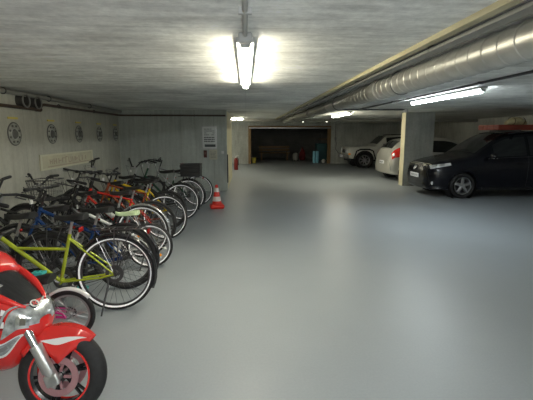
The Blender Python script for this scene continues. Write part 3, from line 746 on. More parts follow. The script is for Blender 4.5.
# ------------------------------------------------------------------ red motorcycle
def motorcycle():
    t = thing('motorcycle', 'red sport motorcycle with clear headlight and black windscreen in the near left corner', 'motorcycle', (-1.06, 2.13, 0), -.34)
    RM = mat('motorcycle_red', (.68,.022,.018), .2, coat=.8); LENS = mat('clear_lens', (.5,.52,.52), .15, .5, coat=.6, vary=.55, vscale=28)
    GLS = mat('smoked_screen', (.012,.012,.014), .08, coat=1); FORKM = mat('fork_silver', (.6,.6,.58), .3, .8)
    R = .25; tw = .09; hub = V((0,0,R)); ra = math.radians(30); ad = V((-math.sin(ra),0,math.cos(ra)))
    Ms = Matrix.Translation(hub) @ Matrix.Rotation(.36, 4, ad) @ Matrix.Translation(-hub)
    def mwheel(M, c, tw, name):
        m = MB(M); Rr = R-.078
        m.lathe([(Rr,-.03),(Rr+.018,-.04),(Rr+.022,-.04),(Rr+.006,0),(Rr+.022,.04),(Rr+.018,.04),(Rr,.03),(Rr-.014,.02),(Rr-.014,-.02)], c, 'y', 56, True)
        m.cyl((c[0],-.045,c[2]), (c[0],.045,c[2]), .04, 18)
        for k in range(6):
            a = 2*PI*k/6+.3
            for da in (-.10, .10):
                m.tube([(c[0]+.035*math.cos(a), 0, c[2]+.035*math.sin(a)), (c[0]+(Rr-.01)*math.cos(a+da), 0, c[2]+(Rr-.01)*math.sin(a+da))], [.013,.009], 6)
        w_ = m.build('wheel', BLK, t)
        pr = []; rt = .052
        for i in range(17):
            a = -.62*PI + 1.24*PI*i/16
            pr.append((R - rt*1.15 + rt*1.15*math.cos(a), tw/2*math.sin(a)*1.0))
        MB(M).lathe(pr, c, 'y', 72).build('tyre', RUBBER, w_)
        s = MB(M)
        for sd in (-1, 1): s.lathe([(R-.088, sd*.046), (R-.088, sd*.0495), (R-.078, sd*.0505), (R-.078, sd*.046)], c, 'y', 64, True)
        s.build('red_rim_stripe', RM, w_)
        dsc = MB(M)
        for sd in (-1, 1):
            dsc.lathe([(.075, sd*.052), (.112, sd*.052), (.112, sd*.056), (.075, sd*.056)], c, 'y', 48, True)
            for k in range(12): dsc.cyl((c[0]+.093*math.cos(k*PI/6), sd*.055, c[2]+.093*math.sin(k*PI/6)), (c[0]+.093*math.cos(k*PI/6), sd*.0575, c[2]+.093*math.sin(k*PI/6)), .008, 8)
            for k in range(5): dsc.tube([(c[0]+.03*math.cos(k*1.257), sd*.05, c[2]+.03*math.sin(k*1.257)), (c[0]+.07*math.cos(k*1.257), sd*.053, c[2]+.07*math.sin(k*1.257))], .009, 6)
        dsc.build('brake_disc', mat('disc_rosy_steel', (.5,.27,.29), .4, .5), w_)
        return w_
    mwheel(Ms, (0,0,R), tw, 'front'); mwheel(Matrix.Identity(4), (-1.26,0,R), .12, 'rear')
    # fork legs
    for s in (-1, 1):
        a0 = hub + V((-.01, s*.085, 0)) + ad*.02; a1 = a0 + ad*.19; a2 = a0 + ad*.46
        m = MB(Ms); m.tube([a0 - ad*.03, a0, a0+ad*.1, a1], [.022,.03,.03,.034], 14); m.cyl(hub+V((0,s*.05,0)), hub+V((0,s*.115,0)), .022, 14)
        f = m.build('fork_leg', FORKM, t)
        MB(Ms).tube([a1, a2], .024, 12).build('fork_tube', CHROME, f)
        m = MB(Ms); m.rbox(hub + V((-.07, s*.075, .075)), (.06,.035,.11), .012, Matrix.Rotation(-.5, 3, 'Y')); m.build('brake_caliper', mat('caliper_grey', (.35,.34,.32), .4, .6), f)
        MB(Ms).rbox(hub + V((-.012, s*.1, -.0)), (.08,.03,.07), .014, Matrix.Rotation(-.4, 3, 'Y')).build('axle_clamp', FORKM, f)
    # front mudguard: deep red, with side skirts reaching back over the fork
    P = []
    n = 26
    for i in range(n+1):
        q = i/n; a = math.radians(50) + q*math.radians(100); row = []
        dep = .06 + .14*math.sin(PI*min(1, q*1.25))**1.2 * (1 if q < .8 else 1-(q-.8)*2)
        wv = .062*min(1, .35+q*3.2)
        for j in range(13):
            u = -1 + j/6
            y = wv*math.sin(u*PI/2); r_ = R + .028 - (dep)*max(0, abs(u)-.35)**1.1/.62
            row.append((r_*math.cos(a), y*(1+.25*max(0, abs(u)-.6)), R + r_*math.sin(a)))
        P.append(row)
    m = MB(Ms); m.grid(P); fd = m.build('mudguard', RM, t, thick=.004)
    # white flash on the mudguard sides
    m = MB(Ms)
    for s in (-1, 1):
        G = []
        for i in range(15):
            q = .06 + .62*i/14; ii = q*n; i0 = int(ii); fr = ii-i0
            def P_(jj):
                j0 = int(jj); g = jj-j0
                A = V(P[i0][j0]).lerp(V(P[i0][min(j0+1,12)]), g); B = V(P[min(i0+1,n)][j0]).lerp(V(P[min(i0+1,n)][min(j0+1,12)]), g); return A.lerp(B, fr)
            c = 6 + s*(3.4 + 1.1*q); hw = .34*math.sin(PI*(i/14))**.6 + .02
            G.append([P_(c-hw) + V((.0, s*.004, .003)), P_(c+hw) + V((0, s*.004, .003))])
        m.grid(G)
    m.build('white_stripe', WHITE, fd)
    # cowl: stations nose -> back ; ring from top centre to bottom
    def st(x, zt, zb, w, crown=.25, lo=.5, e=0):
        x -= .30; zt -= .12; zb -= .115
        h = zt-zb
        return [(x-e, 0, zt), (x-e, w*.5, zt-h*.03), (x-e*.6, w*.86, zt-h*crown*.55), (x, w, zt-h*(crown+.25)), (x+e*.2, w*.93, zt-h*.68), (x+e*.2, w*.6, zb+h*.04), (x+e*.2, 0, zb)]
    C = Surf([st(.215,.69,.635,.02), st(.195,.73,.60,.075), st(.15,.775,.555,.125), st(.06,.84,.41,.165), st(-.06,.905,.355,.19), st(-.20,.965,.34,.205), st(-.36,1.01,.35,.21), st(-.5,1.03,.36,.2)])
    C.sg = 1
    tst = C.normal(4, 0); C.sg = 1 if tst.z > 0 else -1
    m = MB(); C.full(m, 48, 20); cw = m.build('front_cowl', RM, t, angle=60)
    m = MB(); C.patch(m, 2.15, 6.9, -2.05, 2.05, .004, 24, 20, shape=lambda a, b: (2.2+4.65*a, (b*2-1)*(.95+.9*a**.6))); m.build('windscreen', GLS, cw)
    m = MB(); C.patch(m, 0, 0, 0, 0, .007, 14, 5, shape=lambda a, b: (3.6+1.0*a, -.75 + .35*(b-.5) - .25*a)); m.build('painted_screen_reflection', mat('painted_sheen', (.28,.28,.26), .2), cw)  # pale streak painted on the screen as its reflection
    for s in (-1, 1):
        m = MB(); pts = [C(2.0+4.7*i/20, s*(1.02+.98*(i/20)**.6)) for i in range(21)]
        m.tube([p_ + V((0, 0, .008)) for p_ in pts], [.008+.016*min(1, i/6) for i in range(21)], 10); m.build('screen_rim', RM, cw)
    # headlight wraps the nose: two lobes
    m = MB()
    C.patch(m, 0,0,0,0, .005, 20, 24, shape=lambda a, b: (.5 + 1.25*a + 1.2*a*abs(b*2-1), (b*2-1)*(2.5+.6*a)))
    hl = m.build('headlight', LENS, cw)
    for s in (-1, 1):
        m = MB(); C.patch(m, 0,0,0,0, .012, 10, 10, shape=lambda a, b: (1.3 + .85*a, s*(1.9+.95*b)))
        m.build('reflector_bowl', CHROME, hl)
        m = MB(); C.patch(m, 0,0,0,0, .016, 8, 8, shape=lambda a, b: (1.55 + .35*a, s*(2.15+.45*b)))
        m.build('bulb', mat('bulb_dark', (.2,.19,.16), .2, .5), hl)
    m = MB(); C.patch(m, 0,0,0,0, .011, 20, 2, shape=lambda a, b: (1.75+.12*(b-.5)+1.3*abs(a*2-1), (a*2-1)*2.8)); m.build('headlight_divider', mat('lens_grey', (.35,.36,.36), .2), hl)  # grey band across the lens between the two lobes
    # round emblem on the nose above the headlight
    p = C(1.95, -.25); nn = C.normal(1.95, -.25)*C.sg; q = nn.to_track_quat('Z', 'Y').to_matrix().to_4x4(); Me = Matrix.Translation(p) @ q
    m = MB(Me); m.lathe([(.0,.012),(.024,.011),(.028,.004),(.028,-.02)], (0,0,0), 'z', 24); em = m.build('round_emblem', BLACK, cw)
    MB(Me).torus(.021, .004, (0,0,.012), 'z', 24, 6).build('emblem_ring', WHITE, em)
    m = MB(Me)
    for k in range(4): m.box((.009*math.cos(k*PI/2+.5), .009*math.sin(k*PI/2+.5), .013), (.011,.006,.004), Matrix.Rotation(k*PI/2+.5, 3, 'Z'))
    m.build('emblem_mark', mat('emblem_red', (.6,.05,.06), .3), em)
    # side decals and lower lamp
    for s in (-1, 1):
        m = MB(); C.patch(m, 0,0,0,0, .004, 12, 8, shape=lambda a, b: (2.75+1.9*a, s*(1.95+.75*b+.1*a))); m.build('checker_decal', checker_mat() if s < 0 else MC_CHECK[0], cw)
        if s < 0: MC_CHECK.append(bpy.data.materials['checker_decal'])
        m = MB(); C.patch(m, 0,0,0,0, .006, 14, 10, shape=lambda a, b: (2.0+2.3*a, s*(3.85 + (b-.5)*.72*math.sin(PI*(.12+.8*a))))); ll = m.build('indicator_lens', LENS, cw)
        m = MB(); C.patch(m, 0,0,0,0, .004, 14, 10, shape=lambda a, b: (1.75+2.8*a, s*(3.85 + (b-.5)*.95*math.sin(PI*(.1+.84*a))))); m.build('indicator_surround', WHITE, ll)
        m = MB(); C.patch(m, 0,0,0,0, .0105, 8, 6, shape=lambda a, b: (2.7+.8*a, s*(3.85 + (b-.5)*.3))); m.build('indicator_bulb', mat('bulb_grey', (.4,.4,.4), .2, .6), ll)
    # main body (mostly outside the picture)
    def sec(x, zt, zb, w): return [(x,0,zt),(x,w*.6,zt-.02),(x,w,zt-.1*(zt-zb)-.02),(x,w,zt-.5*(zt-zb)),(x,w*.8,zb+.06),(x,w*.4,zb),(x,0,zb)]
    B = Surf([sec(-.40,.84,.46,.15), sec(-.5,.92,.2,.17), sec(-.68,.93,.14,.17), sec(-.85,.88,.14,.165), sec(-1.0,.78,.18,.14), sec(-1.05,.74,.24,.12)])
    m = MB(); B.full(m, 24, 14); m.build('tank_fairing', RM, t, angle=60)
    Sx = Surf([sec(-.9,.80,.70,.10), sec(-1.05,.79,.68,.13), sec(-1.3,.84,.73,.12), sec(-1.5,.90,.80,.09), sec(-1.64,.94,.88,.05)])
    m = MB(); Sx.full(m, 20, 10); m.build('seat', BLACK, t, angle=60)
    Tx = Surf([sec(-1.0,.69,.56,.11), sec(-1.25,.735,.6,.125), sec(-1.5,.81,.72,.1), sec(-1.7,.90,.83,.06)])
    m = MB(); Tx.full(m, 16, 8); tl = m.build('tail_fairing', RM, t, angle=60)
    MB().rbox((-1.71,0,.86), (.03,.12,.05), .012).build('tail_light', REDREF, tl)
    m = MB(); m.rbox((-.72, 0, .36), (.36,.26,.3), .05)
    for k in range(5): m.box((-.55, 0, .3+k*.035), (.16,.22,.012))
    m.build('engine', mat('engine_grey', (.2,.2,.2), .45, .6), t)
    m = MB()
    for s in (-1, 1): m.tube([(-.85, s*.09, .36), (-1.26, s*.1, R)], [.035,.025], 10)
    m.cyl((-1.26,-.12,R), (-1.26,.12,R), .018, 12); m.build('swingarm', STEEL, t)
    m = MB(); m.tube([(-.6,-.14,.24), (-.85,-.15,.2), (-1.1,-.165,.32), (-1.5,-.17,.48)], [.025,.03,.05,.05], 14); m.build('exhaust', CHROME, t)
    # bars and mirrors, turned with the wheel
    hbp = hub + ad*.66 + V((-.18,0,0))
    m = MB(Ms); m.tube([hbp+V((-.1,-.32,0)), hbp+V((-.02,-.12,.02)), hbp+V((-.02,.12,.02)), hbp+V((-.1,.32,0))], .013, 10); hbo = m.build('handlebar', BLK, t)
    for s in (-1, 1): MB(Ms).tube([hbp+V((-.1,s*.33,0)), hbp+V((-.07,s*.22,.008))], .02, 12).build('grip', BLACK, hbo)
    MB(Ms).tube([hub+ad*.34, hub+ad*.5, hbp], .024, 12).build('steering_stem', STEEL, t)
    MB().tube([(-.72,.1,.22), (-.78,.3,.02), (-.84,.32,.012)], .012, 8).build('side_stand', STEEL, t)
    return t
MC_CHECK = []
motorcycle()

# ------------------------------------------------------------------ cars. local frame: +x is the nose direction, x=0 is the nose tip, body runs to -x
def car(name, label, loc, rz, net, wheels, R, bodym, win, front=None, rear=None, details=None, half=.88, glass=None, rimm=None, rim_style=0, lip=None):
    t = thing(name, label, 'car', loc, rz)
    S = Surf(net); tst = S.normal(S.U*.55, 0); S.sg = 1 if tst.z > 0 else -1
    def drop(c): return any((c.x-wx)**2+(c.z-R)**2 < (R+.045)**2 for wx in wheels) and abs(c.y) > half*.55 and c.z < R*2.3
    m = MB(); S.full(m, 110, 34, drop); body = m.build('body', bodym, t, recalc=True, angle=50)
    G = glass or mat('car_glass', (.012,.015,.016), .08, coat=.5)
    for nm, u0, u1, v0, v1, sides in win:
        for s in sides:
            m = MB()
            if s == 0: S.patch(m, u0, u1, -v1, v1, .004, 14, 16)
            else: S.patch(m, u0, u1, s*v0, s*v1, .004, 14, 8)
            m.build(nm, G, t)
    for wx in wheels:
        for s in (-1, 1):
            c = (wx, s*(half-.115), R); m = MB()
            y1 = s*.1
            rr_ = R*.66
            def ring(*a): m.lathe([(r, c[1]+s*h) for r, h in a], (c[0],0,c[2]), 'y', 36)
            ring((0,.07),(rr_*.25,.085),(rr_*.3,.06))
            ring((rr_*.86,.02),(rr_*.93,.095),(rr_*1.03,.1),(rr_*1.03,-.08))
            ns = 5 if rim_style == 0 else 8
            for k in range(ns):
                a = 2*PI*k/ns+.3
                m.tube([(c[0]+rr_*.1*math.cos(a), c[1]+s*.07, c[2]+rr_*.1*math.sin(a)), (c[0]+rr_*.92*math.cos(a), c[1]+s*.085, c[2]+rr_*.92*math.sin(a))], [.045,.038] if rim_style == 0 else [.03,.028], 6)
            w_ = m.build('wheel', rimm or ALU, t)
            m = MB(); pr = [(R-.075, .09), (R-.03, .105), (R-.008, .09), (R, .06), (R, -.06), (R-.02, -.09), (R*.6, -.09)]
            m.lathe([(r, c[1]+s*h) for r, h in pr], (c[0],0,c[2]), 'y', 44); m.lathe([(rr_*.95, c[1]+s*.02), (0.001, c[1]+s*.02)], (c[0],0,c[2]), 'y', 36)
            m.build('tyre', RUBBER, w_)
            m = MB()                                   # wheel house and arch lip
            m.lathe([(R+.05, s*(half-.02)), (R+.05, s*(half-.36)), (.01, s*(half-.36))], (c[0],0,c[2]), 'y', 30)
            m.build('wheel_house', BLACK, t)
            lipr = .014 if lip is None else lip
            m = MB(); pts = []
            for i in range(19):
                a = math.radians(-12 + 204*i/18); x = c[0]+(R+.055)*math.cos(a); z = c[2]+(R+.055)*math.sin(a)
                pts.append((x, s*(half_at(S, x, z)+.002), z))
            m.tube(pts, lipr, 6); m.build('arch_lip', bodym if lip is None else BLACK, t)
    if details: details(t, S, body)
    return t
def half_at(S, x, z):
    best = None
    # search the ring for the surface point nearest (x, z)
    u0 = 0
    lo, hi = 0.0, float(S.U)
    for _ in range(22):
        mid = (lo+hi)/2
        if S(mid, S.Vn*.6).x > x: lo = mid
        else: hi = mid
    u = (lo+hi)/2
    for k in range(24):
        v = S.Vn*(.35+.6*k/23); p = S(u, v)
        if best is None or abs(p.z-z) < best[0]: best = (abs(p.z-z), p.y)
    return best[1]
# ring: top centre, roof shoulder, roof edge, belt, widest, sill, underside edge, underside centre
def ring(x, top, shoulder, roofw, belt, beltw, midw, sill=.22, sillw=None, curve=0, mid=None):
    sw = sillw or midw*.96
    md = mid if mid is not None else (belt*.55+sill*.45)
    return [(x, 0, top), (x-curve*.4, roofw*.62, top-.012), (x-curve, roofw, shoulder), (x-curve, beltw, belt), (x-curve, midw, md), (x-curve*.8, sw, sill+.1), (x-curve*.6, sw*.93, sill), (x, 0, sill-.02)]

def patch_box(S, body, name, m_, u0, u1, v0, v1, off=.006, nu=6, nv=8, shape=None):
    mb = MB(); S.patch(mb, u0, u1, v0, v1, off, nu, nv, shape); return mb.build(name, m_, body)

BLKC = mat('car_black_paint', (.005,.0055,.009), .25, spec=.3, coat=.15); PLATE = mat('plate_white', (.85,.86,.86), .4, emit=((1,1,1), .12)); INK = mat('plate_ink', (.05,.05,.06), .5)  # plate white glows faintly in place of returned flash light
HL = mat('headlight_glass', (.8,.82,.82), .12, .3, coat=.6, emit=((1,1,1), .05)); TL = mat('taillight_red', (.55,.02,.015), .2, coat=.5, emit=((1,.05,.02), .05))  # lamps are off; a faint glow in both stands in for returned light
def plate(parent, c, nrm_yaw, wdt=.5, h=.11):
    Mx = Matrix.Translation(c) @ Matrix.Rotation(nrm_yaw, 4, 'Z')
    m = MB(Mx); m.rbox((0,0,0), (.014, wdt, h), .005); p = m.build('number_plate', PLATE, parent)
    m = MB(Mx); r_ = random.Random(5); y = -wdt*.4
    sx = .0075
    for k in range(7):
        for q in range(2): m.box((sx, y+q*wdt*.05, 0), (.003, wdt*.02, h*.55))
        m.box((sx, y+wdt*.025, r_.choice((-1,0,1))*h*.22), (.003, wdt*.05, h*.1)); y += wdt*.125
    m.build('plate_characters', INK, p)

# --- black people carrier (nose towards -X in the world)
van_net = [
    ring(.0, .80,.78,.34, .68,.46,.52, .30, .46),
    ring(-.04, .85,.82,.50, .70,.63,.67, .23, .62, .03),
    ring(-.14, .89,.86,.62, .74,.76,.80, .20, .75, .06),
    ring(-.40, .95,.92,.70, .80,.84,.88, .20, .84, .06),
    ring(-.78, 1.02,.99,.74, .87,.875,.91, .20, .87, .04),
    ring(-1.10, 1.10,1.06,.74, .93,.885,.92, .20, .88, .02),
    ring(-1.35, 1.25,1.20,.72, .97,.89,.925, .20, .88),
    ring(-1.80, 1.53,1.47,.66, 1.00,.895,.925, .20, .885),
    ring(-2.15, 1.63,1.57,.65, 1.01,.90,.925, .20, .885),
    ring(-2.9, 1.68,1.62,.66, 1.03,.90,.925, .20, .885),
    ring(-3.7, 1.67,1.61,.65, 1.05,.89,.925, .20, .885),
    ring(-4.3, 1.62,1.55,.62, 1.07,.87,.905, .22, .86),
    ring(-4.55, 1.5,1.42,.60, 1.08,.84,.88, .25, .83),
    ring(-4.72, 1.1,1.08,.62, 1.0,.78,.83, .28, .78),
    ring(-4.8, .9,.88,.55, .8,.70,.76, .30, .7)]
def van_details(t, S, body):
    # grille, bumper intake, emblem, lights, plate
    g = patch_box(S, body, 'grille', mat('grille_black', (.01,.01,.01), .4), 0,0,0,0, .008, 4, 20, shape=lambda a, b: (.35+.75*a-.25*abs(b*2-1)*a+.55*abs(b*2-1)**2, (b*2-1)*(2.55) if False else (b*2-1)*(2.7+.2*(1-a))))
    for k in (.25, .95):
        m = MB(); m.tube([S(.32+.9*k+.5*(abs(q/10-1))**2, (q/10-1)*2.3) + V((.012,0,0)) for q in range(21)], .011, 6); m.build('grille_bar', CHROME, g)
    e = V((.016, 0, .73)); Me = Matrix.Translation(e) @ Matrix.Rotation(-.5, 4, 'Y')
    m = MB(Me); m.torus(.062, .008, (0,0,0), 'x', 28, 6)
    for pts in ([(-.026,.045),(-.010,.008),(0,.035),(.010,.008),(.026,.045)], [(-.048,.012),(-.022,-.045),(0,-.005),(.022,-.045),(.048,.012)]):
        m.tube([(0, a, b) for a, b in pts], .006, 5)
    m.build('emblem', CHROME, g)
    patch_box(S, body, 'lower_intake', BLACK, 0,0,0,0, .006, 6, 24, shape=lambda a, b: (.25+.9*abs(b*2-1)**2, (b*2-1)*(5.2+.5*a)) if False else (.02+.35*abs(b*2-1)+1.0*abs(b*2-1)**2, (b*2-1)*(4.75+.55*a)))
    plate(body, V((.03, 0, .53)), 0)
    for s in (-1, 1):
        h = patch_box(S, body, 'headlight', HL, 0,0,0,0, .008, 14, 8, shape=lambda a, b: (1.25+1.95*a, s*(2.55 + (.72)*(b-.5)*(1.0-.45*a) + .18*a)))
        patch_box(S, h, 'reflector_bowl', CHROME, 0,0,0,0, .012, 6, 6, shape=lambda a, b: (1.6+.55*a, s*(2.55+.3*(b-.5))))
        patch_box(S, h, 'reflector_bowl', CHROME, 0,0,0,0, .012, 6, 6, shape=lambda a, b: (2.3+.45*a, s*(2.62+.28*(b-.5))))
        p = S(1.55, s*4.6); m = MB(); m.sphere(p, .045, 14, 8, (.6,1,1)); m.build('fog_lamp', HL, body)
        # mirror
        p = S(6.35, s*2.95); m = MB(); m.rbox(p + V((.02, s*.14, .06)), (.11,.2,.14), .045); m.tube([p, p+V((.02, s*.08, .03))], .02, 8); mi = m.build('wing_mirror', BLKC, t)
        m = MB(); m.box(p + V((.03, s*.15, .015)), (.115,.16,.012)); m.build('mirror_trim', CHROME, mi)
        # door seams, handles, window trim
        m = MB(); m.tube([S(u, s*2.96)+V((0,s*.004,0)) for u in [6.2+.3*i for i in range(21)]], .007, 5); m.build('window_trim', mat('trim_satin', (.1,.1,.1), .3, .8), t)
        for u in (8.45, 10.05):
            m = MB(); m.tube([S(u, s*v)+V((0,s*.001,0)) for v in [2.9+.22*i for i in range(12)]], .004, 4); m.build('door_seam', BLACK, t)
            p = S(u-.25, s*3.35); m = MB(); m.tube([p+V((.09,s*.01,0)), p+V((.05,s*.03,.005)), p+V((-.05,s*.03,.005)), p+V((-.09,s*.01,0))], .012, 6); m.build('door_handle', BLKC, t)
        m = MB(); m.tube([S(u, s*1.93)+V((0,0,.035)) for u in [7.8+.35*i for i in range(11)]], .014, 6); m.build('roof_rail', STEEL, t)
        patch_box(S, body, 'tail_light', TL, 11.6, 12.9, s*2.4, s*3.5, .006)
        # rocker trim
        m = MB(); m.tube([(-1.32, s*.89, .25), (-3.3, s*.89, .25)], .03, 6); m.build('side_skirt', BLACK, t)
    patch_box(S, body, 'wiper', BLACK, 0,0,0,0, .012, 2, 10, shape=lambda a, b: (5.35+.05*a+.3*b, -1.0+1.6*b))
van_win = [('windscreen', 5.35, 7.55, 0, 1.72, (0,)), ('front_side_window', 6.55, 8.4, 2.16, 2.9, (-1,1)), ('rear_side_window', 8.5, 10.0, 2.16, 2.9, (-1,1)), ('quarter_window', 10.1, 11.3, 2.16, 2.9, (-1,1)), ('rear_window', 11.6, 12.75, 0, 1.7, (0,))]
VX0 = 4.56; VYC = 10.42
car('car', 'black people carrier parked before the pillar with red load on its roof', (VX0, VYC, 0), PI, van_net, (-.84, -3.82), .32, BLKC, van_win, details=van_details, half=.905)

# load on its roof
t = thing('roof_load', 'long red-brown wooden load strapped flat on the roof of the black car', 'roof load', (VX0+2.95, VYC-.25, 1.635))
RDW = wood_mat('red_wood', (.16,.025,.012), (.25,.042,.02), 'X')
for i, y in enumerate((-.33, -.11, .11, .33)): MB().box((0, y, .13), (2.4, .21, .13)).build('plank', RDW, t, smooth=False, bevel=.006)
for x in (-.75, .75): MB().box((x, 0, .045), (.06, 1.2, .05)).build('crossbar', STEEL, t, smooth=False)
for x in (-.28, .5): MB().box((x, 0, .13), (.045, .90, .142)).build('strap', mat('strap_orange', (.6,.22,.03), .6), t, smooth=False)
t = thing('straw_bundle', 'pale straw coloured bundle lying on the red roof load', 'bundle', (VX0+2.55, VYC-.15, 1.828))
P = []
for i in range(13):
    u = i/12; r_ = .11*math.sin(PI*(.08+.84*u))**.5
    P.append([((u-.5)*.52, r_*1.5*math.cos(2*PI*k/16)*(1+.06*math.sin(5*k+i)), r_*(1+math.sin(2*PI*k/16))*(.95)) for k in range(16)])
m = MB(); m.grid(P, True); m.add(P[0], [tuple(range(16))]); m.add(P[-1], [tuple(range(16))]); m.build('bundle', mat('straw', (.55,.48,.27), .8, vary=.25, vscale=12, bump=.4), t)
for x in (-.12, .14): MB().lathe([(.169,-.012),(.172,0),(.169,.012)], (x,0,0), 'x', 24).build('tie', BRN, t).scale = (1,.98,.62)
for o in t.children:
    if o.name.startswith('tie'): o.location.z = .105

# --- silver hatchback, tail towards the lane (world -X), nose at +X
hat_net = [
    ring(.0, .62,.60,.30, .52,.42,.46, .28, .40),
    ring(-.06, .70,.67,.48, .56,.60,.64, .2, .58, .03),
    ring(-.3, .84,.80,.62, .66,.76,.81, .18, .78, .06),
    ring(-.75, .94,.90,.68, .78,.82,.85, .18, .82, .04),
    ring(-1.0, 1.0,.96,.68, .86,.83,.86, .18, .83),
    ring(-1.35, 1.25,1.18,.64, .90,.84,.865, .18, .83),
    ring(-1.75, 1.43,1.37,.58, .92,.845,.87, .18, .83),
    ring(-2.3, 1.49,1.42,.58, .94,.845,.87, .18, .83),
    ring(-3.0, 1.47,1.40,.57, .97,.84,.87, .18, .83),
    ring(-3.45, 1.40,1.33,.55, 1.0,.82,.85, .2, .81),
    ring(-3.72, 1.2,1.15,.58, .97,.79,.83, .22, .78),
    ring(-3.85, .98,.95,.60, .86,.74,.79, .24, .74),
    ring(-3.93, .70,.68,.52, .6,.64,.70, .27, .66)]
SILC = mat('car_silver_paint', (.55,.54,.49), .3, .35, coat=.5)
def hat_details(t, S, body):
    for s in (-1, 1):
        l = patch_box(S, body, 'tail_light', TL, 0,0,0,0, .008, 10, 8, shape=lambda a, b: (9.35+1.6*a, s*(2.55+.95*b)))
        patch_box(S, l, 'reversing_lamp', HL, 0,0,0,0, .012, 5, 5, shape=lambda a, b: (10.25+.5*a, s*(2.95+.3*b)))
        patch_box(S, body, 'headlight', HL, 0,0,0,0, .008, 8, 6, shape=lambda a, b: (1.2+1.5*a, s*(2.5+.7*(b-.5))))
        for u in (7.4, 8.9):
            m = MB(); m.tube([S(u, s*v) for v in [2.9+.22*i for i in range(12)]], .004, 4); m.build('door_seam', BLACK, t)
        p = S(5.6, s*2.95); m = MB(); m.rbox(p + V((.02, s*.12, .05)), (.1,.17,.12), .04); m.tube([p, p+V((.02,s*.06,.03))], .02, 8); m.build('wing_mirror', SILC, t)
    patch_box(S, body, 'bumper_strip', GREYP, 0,0,0,0, .01, 3, 20, shape=lambda a, b: (11.75-.5*abs(b*2-1)**2, (b*2-1)*4.4 + (0)) if False else (12-.15-.9*abs(b*2-1)**3, (b*2-1)*(4.9+.3*a)))
    plate(body, V((-3.935, 0, .62)), PI, .42, .11)
    m = MB(); m.tube([(-3.55,0,1.36), (-3.78,0,1.2)], .008, 6); m.build('rear_wiper', BLACK, t)
hat_win = [('windscreen', 4.2, 5.9, 0, 1.7, (0,)), ('front_side_window', 5.1, 7.3, 2.14, 2.9, (-1,1)), ('rear_side_window', 7.5, 8.85, 2.14, 2.9, (-1,1)), ('rear_window', 9.15, 10.35, 0, 1.72, (0,))]
HX = 4.86
car('car', 'silver hatchback half hidden by the pillar with its red tail light showing', (HX+3.93, 14.0, 0), 0, hat_net, (-.78, -3.28), .3, SILC, hat_win, details=hat_details, half=.855, rim_style=1)

# --- white jeep, nose towards -X
jeep_net = [
    ring(.0, .93,.91,.52, .82,.60,.62, .50, .58),
    ring(-.03, .97,.95,.62, .84,.70,.71, .46, .68),
    ring(-.12, 1.0,.97,.66, .86,.74,.76, .44, .74),
    ring(-.6, 1.03,1.0,.68, .89,.78,.81, .42, .78),
    ring(-1.2, 1.06,1.03,.69, .92,.81,.83, .40, .8),
    ring(-1.36, 1.10,1.06,.69, .95,.82,.84, .40, .81),
    ring(-1.8, 1.46,1.42,.62, .98,.825,.845, .40, .81),
    ring(-1.98, 1.53,1.48,.62, 1.0,.83,.85, .40, .81),
    ring(-2.8, 1.57,1.52,.62, 1.0,.83,.85, .40, .81),
    ring(-3.8, 1.56,1.51,.61, 1.0,.82,.84, .40, .81),
    ring(-4.1, 1.48,1.42,.60, 1.0,.81,.83, .42, .8),
    ring(-4.2, 1.05,1.02,.66, .95,.78,.80, .46, .78),
    ring(-4.25, .8,.78,.6, .72,.74,.76, .48, .74)]
WHC = mat('car_white_paint', (.68,.68,.63), .3, coat=.5)
def jeep_details(t, S, body):
    m = MB(); m.box((.012, 0, .78), (.03, .86, .2)); g = m.build('grille', WHC, t, bevel=.01)
    for k in range(8): MB().box((.026, -.28+.08*k, .78), (.012, .045, .17)).build('grille_slot', BLACK, g, smooth=False)
    for s in (-1, 1):
        m = MB(); m.rbox((.02, s*.53, .78), (.05,.2,.17), .02); h = m.build('headlight', HL, t)
        MB().torus(.075, .008, (.045, s*.53, .78), 'x', 20, 6).build('headlight_ring', CHROME, h)
        m = MB(); m.rbox((-.1, s*.735, .66), (.16,.05,.07), .015); m.build('indicator_lamp', AMBER, t)
        for wx in (-.78, -3.3):
            m = MB(); pts = [(wx-.52, .42), (-.40+wx, .80), (wx-.22, .88), (wx+.22, .88), (wx+.40, .80), (wx+.52, .42)]
            m.tube([(a, s*.845, b) for a, b in pts], .035, 6); m.build('arch_flare', BLACK, t)
        p = S(5.7, s*2.95); m = MB(); m.rbox(p+V((.0,s*.13,.08)), (.09,.2,.15), .03); m.tube([p, p+V((0,s*.06,.05))], .02, 8); m.build('wing_mirror', BLACK, t)
        for u in (7.9, 9.0):
            m = MB(); m.tube([S(u, s*v) for v in [2.9+.22*i for i in range(12)]], .004, 4); m.build('door_seam', BLACK, t)
        m = MB(); m.tube([S(u, s*1.9)+V((0,0,.04)) for u in [7.2+.25*i for i in range(10)]], .014, 6); m.build('roof_rail', BLACK, t)
        patch_box(S, body, 'tail_light', TL, 10.6, 11.6, s*2.6, s*3.6, .006)
    m = MB(); m.rbox((.06, 0, .53), (.16, 1.6, .17), .03); bp = m.build('bumper', mat('bumper_grey', (.3,.3,.29), .45, .3), t)
    plate(bp, V((.15, 0, .54)), 0, .45, .1)
    m = MB(); m.rbox((-4.3, 0, .55), (.14, 1.6, .17), .03); m.build('bumper', mat('bumper_grey', (.3,.3,.29), .45, .3), t)
    m = MB()
    m.box((-2.1, 0, .38), (3.9, 1.3, .16)); m.build('underbody', BLACK, t, smooth=False)
jeep_win = [('windscreen', 5.15, 6.75, 0, 1.75, (0,)), ('front_side_window', 6.15, 7.8, 2.14, 2.92, (-1,1)), ('rear_side_window', 8.0, 8.9, 2.14, 2.92, (-1,1)), ('quarter_window', 9.05, 9.8, 2.14, 2.92, (-1,1)), ('rear_window', 10.05, 10.8, 0, 1.7, (0,))]
